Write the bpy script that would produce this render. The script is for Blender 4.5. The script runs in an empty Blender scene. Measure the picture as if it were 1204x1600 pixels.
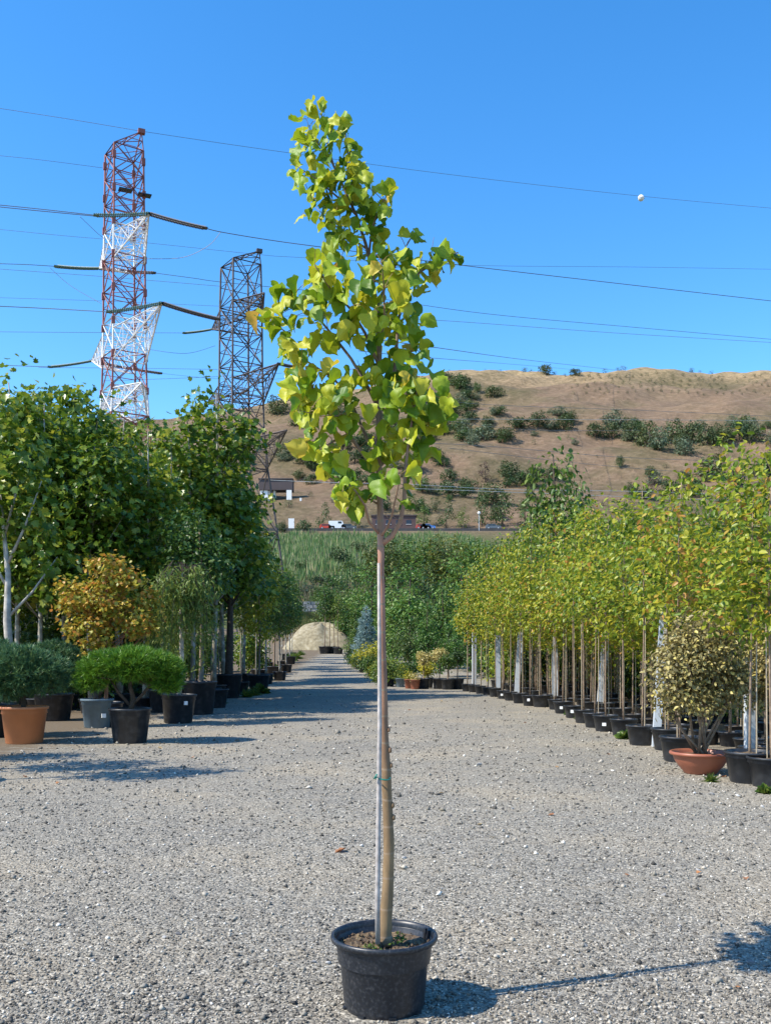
import bpy, math, random
import numpy as np
from mathutils import Vector, Matrix
R = math.radians
scene = bpy.context.scene
COL = scene.collection

# ------------------------------------------------------------------ camera, sky, sun, exposure
F, CX, HY, CH = 1500.0, 602.0, 1016.0, 1.55        # focal length in photo pixels, centre column, horizon row, eye height
cam = bpy.data.cameras.new('camera'); camo = bpy.data.objects.new('camera', cam); COL.objects.link(camo)
camo.location = (0, 0, CH); camo.rotation_euler = (R(90), 0, 0)
cam.sensor_fit = 'HORIZONTAL'; cam.sensor_width = 36.0; cam.lens = 36.0 * F / 1204.0
cam.shift_y = (HY - 800.0) / 1204.0; cam.clip_start = 0.1; cam.clip_end = 6000
scene.camera = camo
SUN_EL, SUN_DIR = 47.0, Vector((-0.94, -0.34, 0)).normalized()       # towards the sun, on the ground plane
world = bpy.data.worlds.new('World'); scene.world = world; world.use_nodes = True
nt = world.node_tree; nt.nodes.clear()
out = nt.nodes.new('ShaderNodeOutputWorld'); bg = nt.nodes.new('ShaderNodeBackground'); sky = nt.nodes.new('ShaderNodeTexSky')
sky.sky_type = 'NISHITA'; sky.sun_disc = False; sky.sun_elevation = R(SUN_EL)
sky.sun_rotation = math.atan2(SUN_DIR.x, SUN_DIR.y)
sky.altitude = 300; sky.air_density = 1.0; sky.dust_density = 0.3; sky.ozone_density = 3.0
hs = nt.nodes.new('ShaderNodeHueSaturation'); hs.inputs['Saturation'].default_value = 1.32; hs.inputs['Value'].default_value = 1.0
nt.links.new(sky.outputs[0], hs.inputs['Color']); nt.links.new(hs.outputs[0], bg.inputs['Color']); nt.links.new(bg.outputs[0], out.inputs['Surface'])
bg.inputs['Strength'].default_value = 0.15
sl = bpy.data.lights.new('sun', 'SUN'); so = bpy.data.objects.new('sun', sl); COL.objects.link(so)
sl.energy = 3.7; sl.angle = R(0.5); sl.color = (1.0, 0.93, 0.82)
to_sun = Vector((SUN_DIR.x * math.cos(R(SUN_EL)), SUN_DIR.y * math.cos(R(SUN_EL)), math.sin(R(SUN_EL))))
so.rotation_euler = to_sun.to_track_quat('Z', 'Y').to_euler(); so.location = (-20, -8, 30)
vs = scene.view_settings
vs.view_transform = 'Standard'; vs.look = 'None'; vs.exposure = 1.0; vs.gamma = 1.0; vs.use_curve_mapping = False
scene.render.resolution_x = 770; scene.render.resolution_y = 1024

# ------------------------------------------------------------------ helpers
def tag(o, label=None, cat=None, group=None, kind=None):
    if label: o['label'] = label
    if cat: o['category'] = cat
    if group: o['group'] = group
    if kind: o['kind'] = kind
    return o
def empty(name, loc, rz=0.0, sc=1.0):
    o = bpy.data.objects.new(name, None); COL.objects.link(o); o.location = loc; o.rotation_euler = (0, 0, rz)
    o.scale = (sc, sc, sc) if not isinstance(sc, tuple) else sc
    o.empty_display_size = 0.1
    return o
def link(name, me, parent=None, kind=None, loc=None):
    o = bpy.data.objects.new(name, me); COL.objects.link(o)
    if parent: o.parent = parent
    if kind: o['kind'] = kind
    if loc is not None: o.location = loc
    return o
def trimesh(name, V, T, mat, smooth=False):
    V = np.asarray(V, dtype=np.float32).reshape(-1, 3); T = np.asarray(T, dtype=np.int32).reshape(-1, 3)
    me = bpy.data.meshes.new(name)
    me.vertices.add(len(V)); me.vertices.foreach_set('co', V.ravel())
    me.loops.add(len(T) * 3); me.loops.foreach_set('vertex_index', T.ravel())
    me.polygons.add(len(T)); me.polygons.foreach_set('loop_start', np.arange(0, len(T) * 3, 3, dtype=np.int32))
    if smooth: me.polygons.foreach_set('use_smooth', np.ones(len(T), dtype=bool))
    me.update(calc_edges=True); me.materials.append(mat)
    return me
class MB:
    """collects polygons; build() makes one mesh"""
    def __init__(s): s.v = []; s.f = []
    def add(s, vs, fs):
        b = len(s.v); s.v.extend([tuple(p) for p in vs]); s.f.extend([tuple(i + b for i in f) for f in fs]); return s
    def box(s, c, d, rz=0.0):
        x, y, z = d[0] / 2, d[1] / 2, d[2] / 2; co, si = math.cos(rz), math.sin(rz)
        vs = [(c[0] + px * co - py * si, c[1] + px * si + py * co, c[2] + pz) for pz in (-z, z) for px, py in ((-x, -y), (x, -y), (x, y), (-x, y))]
        return s.add(vs, [(3, 2, 1, 0), (4, 5, 6, 7), (0, 1, 5, 4), (1, 2, 6, 5), (2, 3, 7, 6), (3, 0, 4, 7)])
    def tube(s, pts, rads, n=8, cap=True):
        pts = [Vector(p) for p in pts]; rings = []; ref = None
        for i, p in enumerate(pts):
            t = (pts[min(i + 1, len(pts) - 1)] - pts[max(i - 1, 0)])
            t = t.normalized() if t.length > 1e-9 else Vector((0, 0, 1))
            if ref is None:
                ref = Vector((1, 0, 0)) if abs(t.x) < 0.8 else Vector((0, 1, 0))
            ref = (ref - t * ref.dot(t)).normalized(); b = t.cross(ref)
            rings.append([p + (ref * math.cos(2 * math.pi * k / n) + b * math.sin(2 * math.pi * k / n)) * rads[i] for k in range(n)])
        vs = [q for r_ in rings for q in r_]; fs = []
        for i in range(len(pts) - 1):
            for k in range(n):
                fs.append((i * n + k, i * n + (k + 1) % n, (i + 1) * n + (k + 1) % n, (i + 1) * n + k))
        if cap:
            fs.append(tuple(range(n - 1, -1, -1))); fs.append(tuple((len(pts) - 1) * n + k for k in range(n)))
        return s.add(vs, fs)
    def bar(s, a, b, w):
        return s.tube([a, b], [w * 0.7, w * 0.7], 4)
    def lathe(s, prof, n=32, rib=None, c=(0, 0, 0)):
        vs = []; fs = []
        for (r_, z) in prof:
            for k in range(n):
                a = 2 * math.pi * k / n
                rr = rib(r_, z, a) if rib else r_
                vs.append((c[0] + rr * math.cos(a), c[1] + rr * math.sin(a), c[2] + z))
        for i in range(len(prof) - 1):
            for k in range(n): fs.append((i * n + k, i * n + (k + 1) % n, (i + 1) * n + (k + 1) % n, (i + 1) * n + k))
        return s.add(vs, fs)
    def mesh(s, name, mat, smooth=False):
        me = bpy.data.meshes.new(name); me.from_pydata(s.v, [], s.f)
        if smooth:
            me.polygons.foreach_set('use_smooth', [True] * len(me.polygons))
        me.update(); me.materials.append(mat); return me
    def obj(s, name, mat, parent=None, smooth=False, kind=None):
        return link(name, s.mesh(name, mat, smooth), parent, kind)

def W(px, py, d):
    """photo pixel at depth d (metres in front of the eye) -> point"""
    return Vector(((px - CX) / F * d, d, CH - (py - HY) / F * d))

# ------------------------------------------------------------------ materials
def newmat(name):
    m = bpy.data.materials.new(name); m.use_nodes = True
    n = m.node_tree.nodes; l = m.node_tree.links; p = n['Principled BSDF']
    return m, n, l, p
def ramp(n, cols, pos=None):
    r_ = n.new('ShaderNodeValToRGB'); e = r_.color_ramp.elements
    k = len(cols)
    while len(e) < k: e.new(0.5)
    for i, c in enumerate(cols):
        e[i].position = pos[i] if pos else i / max(1, k - 1); e[i].color = (*c, 1)
    return r_
def plain(name, c, rough=0.6, var=0.15, scale=8.0, metal=0.0, bump=0.0, spec=0.5, coord='Object', dirt=None, dirt_amt=0.5):
    m, n, l, p = newmat(name)
    tc = n.new('ShaderNodeTexCoord'); nz = n.new('ShaderNodeTexNoise'); nz.inputs['Scale'].default_value = scale; nz.inputs['Detail'].default_value = 6
    l.new(tc.outputs[coord], nz.inputs['Vector'])
    c2 = dirt if dirt else tuple(min(1, v * (1 + var)) for v in c); c1 = tuple(v * (1 - var) for v in c)
    rp = ramp(n, [c1, c, c2], [0.3, 0.52, 0.75 if not dirt else 1.0 - 0.35 * dirt_amt])
    l.new(nz.outputs['Fac'], rp.inputs[0]); l.new(rp.outputs[0], p.inputs['Base Color'])
    p.inputs['Roughness'].default_value = rough; p.inputs['Metallic'].default_value = metal; p.inputs['Specular IOR Level'].default_value = spec
    if bump:
        b = n.new('ShaderNodeBump'); b.inputs['Strength'].default_value = bump; b.inputs['Distance'].default_value = 0.02
        l.new(nz.outputs['Fac'], b.inputs['Height']); l.new(b.outputs[0], p.inputs['Normal'])
    return m
def leafmat(name, cols, trans=0.3, rough=0.45, pos=None, byobj=False, spec=0.4, tcol=1.3, objvar=0.0):
    """leaf colours from a ramp picked per leaf (per mesh island or per object)"""
    m, n, l, p = newmat(name)
    if byobj:
        src = n.new('ShaderNodeObjectInfo').outputs['Random']
    else:
        src = n.new('ShaderNodeNewGeometry').outputs['Random Per Island']
    if objvar:
        oi = n.new('ShaderNodeObjectInfo'); mm = n.new('ShaderNodeMath'); mm.operation = 'MULTIPLY_ADD'
        sub = n.new('ShaderNodeMath'); sub.operation = 'SUBTRACT'; sub.inputs[1].default_value = 0.5
        l.new(oi.outputs['Random'], sub.inputs[0]); l.new(sub.outputs[0], mm.inputs[0]); mm.inputs[1].default_value = objvar; l.new(src, mm.inputs[2])
        mm.use_clamp = True; src = mm.outputs[0]
    rp = ramp(n, cols, pos); l.new(src, rp.inputs[0])
    l.new(rp.outputs[0], p.inputs['Base Color']); p.inputs['Roughness'].default_value = rough; p.inputs['Specular IOR Level'].default_value = spec
    tr = n.new('ShaderNodeBsdfTranslucent'); mx = n.new('ShaderNodeMixShader'); mx.inputs[0].default_value = trans
    hv = n.new('ShaderNodeHueSaturation'); hv.inputs['Value'].default_value = tcol; hv.inputs['Hue'].default_value = 0.485
    l.new(rp.outputs[0], hv.inputs['Color']); l.new(hv.outputs[0], tr.inputs['Color'])
    l.new(p.outputs[0], mx.inputs[1]); l.new(tr.outputs[0], mx.inputs[2]); l.new(mx.outputs[0], n['Material Output'].inputs['Surface'])
    return m
M = {}
M['black_pot'] = plain('black_plastic', (0.020, 0.023, 0.029), 0.42, 0.35, 9, dirt=(0.055, 0.058, 0.064), dirt_amt=0.7)
M['pot_big'] = plain('scuffed_black_plastic', (0.016, 0.019, 0.025), 0.40, 0.35, 70, dirt=(0.07, 0.07, 0.073), dirt_amt=0.5)
M['grey_pot'] = plain('blue_grey_plastic', (0.11, 0.16, 0.195), 0.5, 0.12, 9)
M['terracotta'] = plain('orange_plastic', (0.50, 0.185, 0.075), 0.45, 0.08, 5)
M['bowl'] = plain('terracotta_bowl', (0.30, 0.10, 0.055), 0.45, 0.12, 6)
M['soil'] = plain('potting_soil', (0.11, 0.075, 0.045), 0.95, 0.5, 40, bump=0.8, dirt=(0.26, 0.19, 0.10), dirt_amt=0.9)
M['tag'] = plain('white_tag', (0.75, 0.75, 0.73), 0.5, 0.05, 5)
M['white_post'] = plain('galvanised_post', (0.52, 0.56, 0.60), 0.5, 0.10, 6, metal=0.0, dirt=(0.36, 0.39, 0.42), dirt_amt=0.9)
M['cane'] = plain('bamboo', (0.42, 0.34, 0.23), 0.7, 0.2, 20)
M['stem'] = plain('sapling_bark', (0.24, 0.17, 0.115), 0.85, 0.35, 18, bump=0.3)
M['dark_bark'] = plain('dark_bark', (0.07, 0.05, 0.036), 0.9, 0.4, 14, bump=0.5)
M['plane_bark'] = plain('plane_bark', (0.30, 0.27, 0.21), 0.85, 0.45, 5, bump=0.4, dirt=(0.52, 0.49, 0.42), dirt_amt=1.0)
M['white_bark'] = plain('white_bark', (0.42, 0.385, 0.33), 0.85, 0.4, 6, bump=0.4)
M['red_bark'] = plain('reddish_bark', (0.30, 0.13, 0.065), 0.8, 0.3, 15)
M['weed_green'] = leafmat('weed', [(0.04, 0.09, 0.015), (0.09, 0.15, 0.02), (0.16, 0.20, 0.04)], 0.3)
M['lf_plane'] = leafmat('plane_leaves', [(0.050, 0.110, 0.012), (0.100, 0.180, 0.016), (0.185, 0.250, 0.022), (0.36, 0.37, 0.045)], 0.36, 0.34, [0, 0.45, 0.8, 1.0], objvar=0.25)
M['lf_sap'] = leafmat('sapling_leaves', [(0.07, 0.14, 0.014), (0.16, 0.24, 0.020), (0.30, 0.34, 0.028), (0.44, 0.41, 0.035), (0.45, 0.24, 0.05)], 0.40, 0.42, [0, 0.30, 0.62, 0.95, 1.0], objvar=0.30)
M['lf_elae'] = leafmat('olive_gold_leaves', [(0.10, 0.085, 0.03), (0.25, 0.21, 0.075), (0.42, 0.36, 0.14), (0.58, 0.48, 0.12)], 0.2, 0.45, [0, 0.45, 0.85, 1.0])
M['lf_maple'] = leafmat('autumn_maple_leaves', [(0.15, 0.18, 0.02), (0.34, 0.31, 0.03), (0.50, 0.34, 0.045), (0.52, 0.23, 0.05)], 0.3, 0.45, [0, 0.4, 0.75, 1.0])
M['lf_weep'] = leafmat('weeping_leaves', [(0.07, 0.14, 0.02), (0.15, 0.22, 0.04), (0.27, 0.31, 0.07)], 0.35)
M['lf_yellow'] = leafmat('golden_leaves', [(0.20, 0.25, 0.02), (0.42, 0.40, 0.03), (0.55, 0.47, 0.05)], 0.3)
M['lf_pale'] = leafmat('pale_gold_leaves', [(0.30, 0.28, 0.06), (0.50, 0.42, 0.14), (0.62, 0.54, 0.26)], 0.25)
M['lf_purple'] = leafmat('purple_leaves', [(0.02, 0.010, 0.014), (0.045, 0.018, 0.024), (0.08, 0.03, 0.03)], 0.2)
M['lf_green'] = leafmat('green_leaves', [(0.030, 0.080, 0.014), (0.075, 0.150, 0.022), (0.17, 0.22, 0.04)], 0.32, objvar=0.6)
M['lf_dark'] = leafmat('dark_leaves', [(0.020, 0.052, 0.016), (0.045, 0.095, 0.024), (0.10, 0.145, 0.03)], 0.28, objvar=0.6)
M['lf_olive'] = leafmat('olive_green_leaves', [(0.05, 0.075, 0.014), (0.11, 0.14, 0.025), (0.20, 0.21, 0.05)], 0.3, objvar=0.5)
M['lf_bright'] = leafmat('fresh_green_leaves', [(0.035, 0.105, 0.018), (0.085, 0.19, 0.03), (0.17, 0.26, 0.05)], 0.34, objvar=0.4)
M['lf_hill'] = leafmat('scrub_leaves', [(0.03, 0.06, 0.018), (0.06, 0.095, 0.028), (0.11, 0.13, 0.045)], 0.2, 0.6, objvar=0.6)
M['lf_grey'] = leafmat('grey_green_leaves', [(0.07, 0.11, 0.06), (0.12, 0.16, 0.09), (0.18, 0.21, 0.12)], 0.2, 0.6, objvar=0.4)
M['lf_bare'] = leafmat('purplish_scrub', [(0.05, 0.03, 0.028), (0.10, 0.06, 0.05), (0.13, 0.09, 0.06)], 0.1, 0.8)
M['needle_blue'] = leafmat('pine_needles_bluish', [(0.030, 0.090, 0.042), (0.065, 0.160, 0.07), (0.16, 0.24, 0.07)], 0.15, 0.5)
M['needle_green'] = leafmat('pine_needles_bright', [(0.04, 0.12, 0.010), (0.09, 0.22, 0.014), (0.19, 0.32, 0.025)], 0.15, 0.5)
M['spruce'] = leafmat('spruce_needles', [(0.12, 0.20, 0.19), (0.22, 0.32, 0.31), (0.30, 0.40, 0.38)], 0.1, 0.6)
M['reed'] = leafmat('reed_blades', [(0.05, 0.13, 0.03), (0.10, 0.19, 0.05), (0.20, 0.25, 0.09), (0.36, 0.31, 0.17)], 0.3, 0.6, [0, 0.4, 0.72, 1.0])
M['lf_main'] = leafmat('linden_leaf', [(0.09, 0.20, 0.010), (0.24, 0.36, 0.014), (0.38, 0.44, 0.020), (0.52, 0.50, 0.035), (0.58, 0.38, 0.06)], 0.34, 0.5, [0, 0.25, 0.55, 0.90, 1.0], byobj=True, tcol=1.25)
M['lf_main_i'] = leafmat('linden_small_leaf', [(0.06, 0.15, 0.008), (0.17, 0.29, 0.012), (0.33, 0.40, 0.018), (0.48, 0.46, 0.03)], 0.34, 0.5, tcol=1.25)
M['tie'] = plain('green_tie', (0.02, 0.24, 0.17), 0.4)
M['red_steel'] = plain('red_painted_steel', (0.26, 0.085, 0.065), 0.6, 0.35, 0.6)
M['white_steel'] = plain('white_painted_steel', (0.72, 0.70, 0.68), 0.55, 0.12, 0.8)
M['dark_steel'] = plain('weathered_steel', (0.085, 0.065, 0.058), 0.65, 0.35, 0.7)
M['glass_ins'] = plain('green_glass_insulator', (0.10, 0.18, 0.15), 0.55, 0.1, 2)
M['grey_ins'] = plain('grey_insulator', (0.09, 0.085, 0.085), 0.6, 0.1, 2)
M['wire'] = plain('aluminium_cable', (0.16, 0.17, 0.19), 0.5, 0.1, 1)
M['wire_pale'] = plain('bright_cable', (0.50, 0.50, 0.49), 0.4, 0.1, 1)
M['solar'] = plain('solar_cell', (0.015, 0.02, 0.04), 0.2, 0.1, 3)
M['white'] = plain('white_paint', (0.78, 0.78, 0.76), 0.5, 0.05, 2)
M['orange_leaf'] = leafmat('dry_leaf', [(0.28, 0.12, 0.05), (0.42, 0.19, 0.07), (0.36, 0.27, 0.12)], 0.1, 0.7, byobj=True)

# trunk of the tall young tree: brown-grey low down, reddish higher up, pale nodes
def trunkmat():
    m, n, l, p = newmat('linden_bark')
    tc = n.new('ShaderNodeTexCoord'); sp = n.new('ShaderNodeSeparateXYZ'); l.new(tc.outputs['Object'], sp.inputs[0])
    mp = n.new('ShaderNodeMapRange'); mp.inputs['From Min'].default_value = 0.2; mp.inputs['From Max'].default_value = 3.6; l.new(sp.outputs['Z'], mp.inputs['Value'])
    rp = ramp(n, [(0.20, 0.135, 0.068), (0.205, 0.13, 0.064), (0.25, 0.135, 0.078), (0.36, 0.175, 0.115), (0.26, 0.17, 0.12), (0.19, 0.125, 0.09)], [0, 0.22, 0.32, 0.50, 0.60, 0.8]); l.new(mp.outputs[0], rp.inputs[0])
    mpg = n.new('ShaderNodeMapping'); mpg.inputs['Scale'].default_value = (30, 30, 9); l.new(tc.outputs['Object'], mpg.inputs['Vector'])
    nz = n.new('ShaderNodeTexNoise'); nz.inputs['Scale'].default_value = 1.0; nz.inputs['Detail'].default_value = 5; l.new(mpg.outputs[0], nz.inputs['Vector'])
    mx = n.new('ShaderNodeMix'); mx.data_type = 'RGBA'; mx.blend_type = 'OVERLAY'; mx.inputs['Factor'].default_value = 0.7
    l.new(rp.outputs[0], mx.inputs[6]); l.new(nz.outputs['Fac'], mx.inputs[7])
    # pale horizontal scars
    wv = n.new('ShaderNodeTexWave'); wv.wave_type = 'BANDS'; wv.bands_direction = 'Z'; wv.inputs['Scale'].default_value = 2.6; wv.inputs['Distortion'].default_value = 3.0; wv.inputs['Detail'].default_value = 2
    l.new(tc.outputs['Object'], wv.inputs['Vector'])
    r2 = ramp(n, [(0, 0, 0), (0, 0, 0), (1, 1, 1)], [0, 0.975, 1.0]); l.new(wv.outputs['Fac'], r2.inputs[0])
    mx2 = n.new('ShaderNodeMix'); mx2.data_type = 'RGBA'; l.new(r2.outputs[0], mx2.inputs['Factor']); l.new(mx.outputs[2], mx2.inputs[6]); mx2.inputs[7].default_value = (0.27, 0.19, 0.12, 1)
    l.new(mx2.outputs[2], p.inputs['Base Color']); p.inputs['Roughness'].default_value = 0.65
    b = n.new('ShaderNodeBump'); b.inputs['Strength'].default_value = 0.5; b.inputs['Distance'].default_value = 0.004; l.new(nz.outputs['Fac'], b.inputs['Height']); l.new(b.outputs[0], p.inputs['Normal'])
    return m
M['trunk'] = trunkmat()

def gravelmat():
    m, n, l, p = newmat('gravel')
    tc = n.new('ShaderNodeTexCoord'); co = tc.outputs['Object']
    v1 = n.new('ShaderNodeTexVoronoi'); v1.inputs['Scale'].default_value = 62; v1.inputs['Randomness'].default_value = 1.0; l.new(co, v1.inputs['Vector'])
    v2 = n.new('ShaderNodeTexVoronoi'); v2.inputs['Scale'].default_value = 21; l.new(co, v2.inputs['Vector'])
    big = n.new('ShaderNodeTexNoise'); big.inputs['Scale'].default_value = 0.55; big.inputs['Detail'].default_value = 5; l.new(co, big.inputs['Vector'])
    mid = n.new('ShaderNodeTexNoise'); mid.inputs['Scale'].default_value = 5; mid.inputs['Detail'].default_value = 6; l.new(co, mid.inputs['Vector'])
    s1 = n.new('ShaderNodeSeparateColor'); l.new(v1.outputs['Color'], s1.inputs[0])
    grain = ramp(n, [(0.048, 0.045, 0.040), (0.138, 0.124, 0.099), (0.254, 0.230, 0.180), (0.382, 0.345, 0.273), (0.657, 0.600, 0.484)], [0, 0.22, 0.55, 0.85, 1]); l.new(s1.outputs[0], grain.inputs[0])
    warm = ramp(n, [(0.155, 0.148, 0.132), (0.235, 0.215, 0.175), (0.36, 0.295, 0.20)], [0.32, 0.5, 0.66]); l.new(big.outputs['Fac'], warm.inputs[0])
    mx = n.new('ShaderNodeMix'); mx.data_type = 'RGBA'; mx.inputs['Factor'].default_value = 0.40; l.new(grain.outputs[0], mx.inputs[6]); l.new(warm.outputs[0], mx.inputs[7])
    # patches of dusty fines where the grains are trodden in
    r3 = ramp(n, [(0, 0, 0), (1, 1, 1)], [0.50, 0.66]); l.new(mid.outputs['Fac'], r3.inputs[0])
    mxa = n.new('ShaderNodeMix'); mxa.data_type = 'RGBA'; ml = n.new('ShaderNodeMath'); ml.operation = 'MULTIPLY'; ml.inputs[1].default_value = 0.4
    l.new(r3.outputs[0], ml.inputs[0]); l.new(ml.outputs[0], mxa.inputs['Factor']); l.new(mx.outputs[2], mxa.inputs[6]); mxa.inputs[7].default_value = (0.31, 0.262, 0.19, 1)
    # earth under the plant rows beside the drive
    sp = n.new('ShaderNodeSeparateXYZ'); l.new(co, sp.inputs[0])
    ab = n.new('ShaderNodeMath'); ab.operation = 'ABSOLUTE'; l.new(sp.outputs['X'], ab.inputs[0])
    ad = n.new('ShaderNodeMath'); ad.operation = 'MULTIPLY_ADD'; l.new(mid.outputs['Fac'], ad.inputs[0]); ad.inputs[1].default_value = 2.5; l.new(ab.outputs[0], ad.inputs[2])
    mr = n.new('ShaderNodeMapRange'); mr.inputs['From Min'].default_value = 6.2; mr.inputs['From Max'].default_value = 7.2; l.new(ad.outputs[0], mr.inputs['Value'])
    mxe = n.new('ShaderNodeMix'); mxe.data_type = 'RGBA'; l.new(mr.outputs[0], mxe.inputs['Factor']); l.new(mxa.outputs[2], mxe.inputs[6]); mxe.inputs[7].default_value = (0.15, 0.115, 0.075, 1)
    l.new(mxe.outputs[2], p.inputs['Base Color']); p.inputs['Roughness'].default_value = 0.9; p.inputs['Specular IOR Level'].default_value = 0.25
    hb = n.new('ShaderNodeMath'); hb.operation = 'MULTIPLY_ADD'; l.new(v2.outputs['Distance'], hb.inputs[0]); hb.inputs[1].default_value = 0.8; l.new(v1.outputs['Distance'], hb.inputs[2])
    b = n.new('ShaderNodeBump'); b.invert = True; b.inputs['Strength'].default_value = 0.75; b.inputs['Distance'].default_value = 0.012; l.new(hb.outputs[0], b.inputs['Height']); l.new(b.outputs[0], p.inputs['Normal'])
    return m
M['gravel'] = gravelmat()
M['pebble'] = leafmat('pebble', [(0.05, 0.048, 0.044), (0.17, 0.152, 0.125), (0.30, 0.272, 0.22), (0.48, 0.43, 0.35), (0.76, 0.71, 0.61)], 0.0, 0.85, [0, 0.35, 0.7, 0.95, 1.0], spec=0.2)
M['stone'] = leafmat('loose_stone', [(0.07, 0.07, 0.075), (0.24, 0.23, 0.22), (0.42, 0.40, 0.37), (0.62, 0.60, 0.56)], 0.0, 0.85, byobj=True, spec=0.2)

def hillmat():
    m, n, l, p = newmat('dry_hillside')
    tc = n.new('ShaderNodeTexCoord'); co = tc.outputs['Object']
    a = n.new('ShaderNodeTexNoise'); a.inputs['Scale'].default_value = 0.018; a.inputs['Detail'].default_value = 8; a.inputs['Roughness'].default_value = 0.6; l.new(co, a.inputs['Vector'])
    b = n.new('ShaderNodeTexNoise'); b.inputs['Scale'].default_value = 0.30; b.inputs['Detail'].default_value = 7; b.inputs['Roughness'].default_value = 0.78; l.new(co, b.inputs['Vector'])
    sp = n.new('ShaderNodeSeparateXYZ'); l.new(co, sp.inputs[0])
    base = ramp(n, [(0.115, 0.105, 0.048), (0.185, 0.140, 0.078), (0.265, 0.172, 0.112), (0.30, 0.205, 0.125)], [0.36, 0.46, 0.55, 0.72]); l.new(a.outputs['Fac'], base.inputs[0])
    fine = ramp(n, [(0.045, 0.045, 0.020), (0.18, 0.130, 0.078), (0.38, 0.28, 0.18)], [0.34, 0.5, 0.68]); l.new(b.outputs['Fac'], fine.inputs[0])
    mx = n.new('ShaderNodeMix'); mx.data_type = 'RGBA'; mx.inputs['Factor'].default_value = 0.45; l.new(base.outputs[0], mx.inputs[6]); l.new(fine.outputs[0], mx.inputs[7])
    # bare sandy ground towards the crest
    ma = n.new('ShaderNodeMath'); ma.operation = 'MULTIPLY_ADD'; l.new(a.outputs['Fac'], ma.inputs[0]); ma.inputs[1].default_value = 60; l.new(sp.outputs['Z'], ma.inputs[2])
    mr = n.new('ShaderNodeMapRange'); mr.inputs['From Min'].default_value = 178; mr.inputs['From Max'].default_value = 214; l.new(ma.outputs[0], mr.inputs['Value'])
    sandy = ramp(n, [(0.17, 0.135, 0.07), (0.48, 0.345, 0.19)], [0.35, 0.6]); l.new(b.outputs['Fac'], sandy.inputs[0])
    m2 = n.new('ShaderNodeMix'); m2.data_type = 'RGBA'; l.new(mr.outputs[0], m2.inputs['Factor']); l.new(mx.outputs[2], m2.inputs[6]); l.new(sandy.outputs[0], m2.inputs[7])
    # greener grass low down, below the road
    mg = n.new('ShaderNodeMapRange'); mg.inputs['From Min'].default_value = 26; mg.inputs['From Max'].default_value = 36; l.new(sp.outputs['Z'], mg.inputs['Value'])
    m3 = n.new('ShaderNodeMix'); m3.data_type = 'RGBA'; l.new(mg.outputs[0], m3.inputs['Factor']); m3.inputs[6].default_value = (0.13, 0.145, 0.055, 1); l.new(m2.outputs[2], m3.inputs[7])
    l.new(m3.outputs[2], p.inputs['Base Color']); p.inputs['Roughness'].default_value = 0.95; p.inputs['Specular IOR Level'].default_value = 0.1
    bp = n.new('ShaderNodeBump'); bp.inputs['Strength'].default_value = 1.0; bp.inputs['Distance'].default_value = 1.6; l.new(b.outputs['Fac'], bp.inputs['Height']); l.new(bp.outputs[0], p.inputs['Normal'])
    return m
M['hill'] = hillmat()
M['heap'] = plain('pale_gravel_heap', (0.27, 0.225, 0.135), 0.95, 0.35, 3, bump=1.0, dirt=(0.34, 0.30, 0.21), dirt_amt=0.9)
M['asphalt'] = plain('asphalt', (0.06, 0.06, 0.062), 0.9, 0.2, 0.5)

# ------------------------------------------------------------------ terrain
PY = [-400, 0, 45, 85, 100, 108, 120, 150, 200, 235, 262, 275, 290, 340, 400, 500, 600, 650, 700, 900, 1700, 4000]
PZ = [0, 0, 0, 1.3, 2.2, 5.5, 8.5, 13.5, 22, 28.4, 34.2, 35.2, 37.5, 60, 88, 133, 172, 189, 189, 140, 110, 100]
def hval(x, y):
    z = np.interp(y, PY, PZ)
    hx = np.interp(x, [-1500, -300, -140, -79, 40, 150, 262, 500, 1500], [0.5, 0.70, 0.80, 0.855, 1.0, 1.015, 1.0, 0.95, 0.6])
    z = np.where(z > 36, 36 + (z - 36) * hx, z)
    w = np.clip((y - 280) / 80, 0, 1)
    n = 2.6 * np.sin(x * 0.021 + 1.3 + y * .006) * np.sin(y * 0.019 + 0.4) + 1.7 * np.sin(x * 0.057 - y * 0.033) + 1.0 * np.sin(x * 0.11 + y * 0.07 + 2) + 0.7 * np.sin(x * .23 - y * .19)
    n2 = 3.0 * np.sin(y * 0.085 + 0.7 * np.sin(x * 0.02)) * np.clip((y - 300) / 60, 0, 1)          # terrace-like steps
    return z + w * (n + n2 * 0.7)
def H(x, y): return float(hval(np.float64(x), np.float64(y)))
def G(px, py, dmax=900.0):
    """where the ray through a photo pixel meets the ground"""
    d, step = 2.0, 0.05
    while d < dmax:
        p = W(px, py, d)
        if p.z <= H(p.x, d): break
        d += max(0.02, d * 0.004)
    return Vector((p.x, d, H(p.x, d)))
def Gd(px, d):
    x = (px - CX) / F * d
    return Vector((x, d, H(x, d)))
def grid(name, xs, ys, mat):
    X, Y = np.meshgrid(xs, ys); Z = hval(X, Y)
    V = np.stack([X, Y, Z], -1).reshape(-1, 3); nx, ny = len(xs), len(ys)
    i = (np.arange(ny - 1)[:, None] * nx + np.arange(nx - 1)[None, :]).ravel()
    T = np.concatenate([np.stack([i, i + 1, i + nx + 1], 1), np.stack([i, i + nx + 1, i + nx], 1)])
    o = link(name, trimesh(name, V, T, mat, True)); o['kind'] = 'structure'; return o
xs = np.concatenate([[-1500, -900, -500, -300, -200], np.arange(-140, 141, 5), [200, 300, 500, 900, 1500]])
grid('ground', xs, np.concatenate([[-400, -200, -100, -50, -20], np.arange(0, 104.1, 2)]), M['gravel'])
xh = np.concatenate([[-2500, -1500, -1000, -700, -500], np.arange(-400, 421, 5), [500, 700, 1000, 1500, 2500]])
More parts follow.
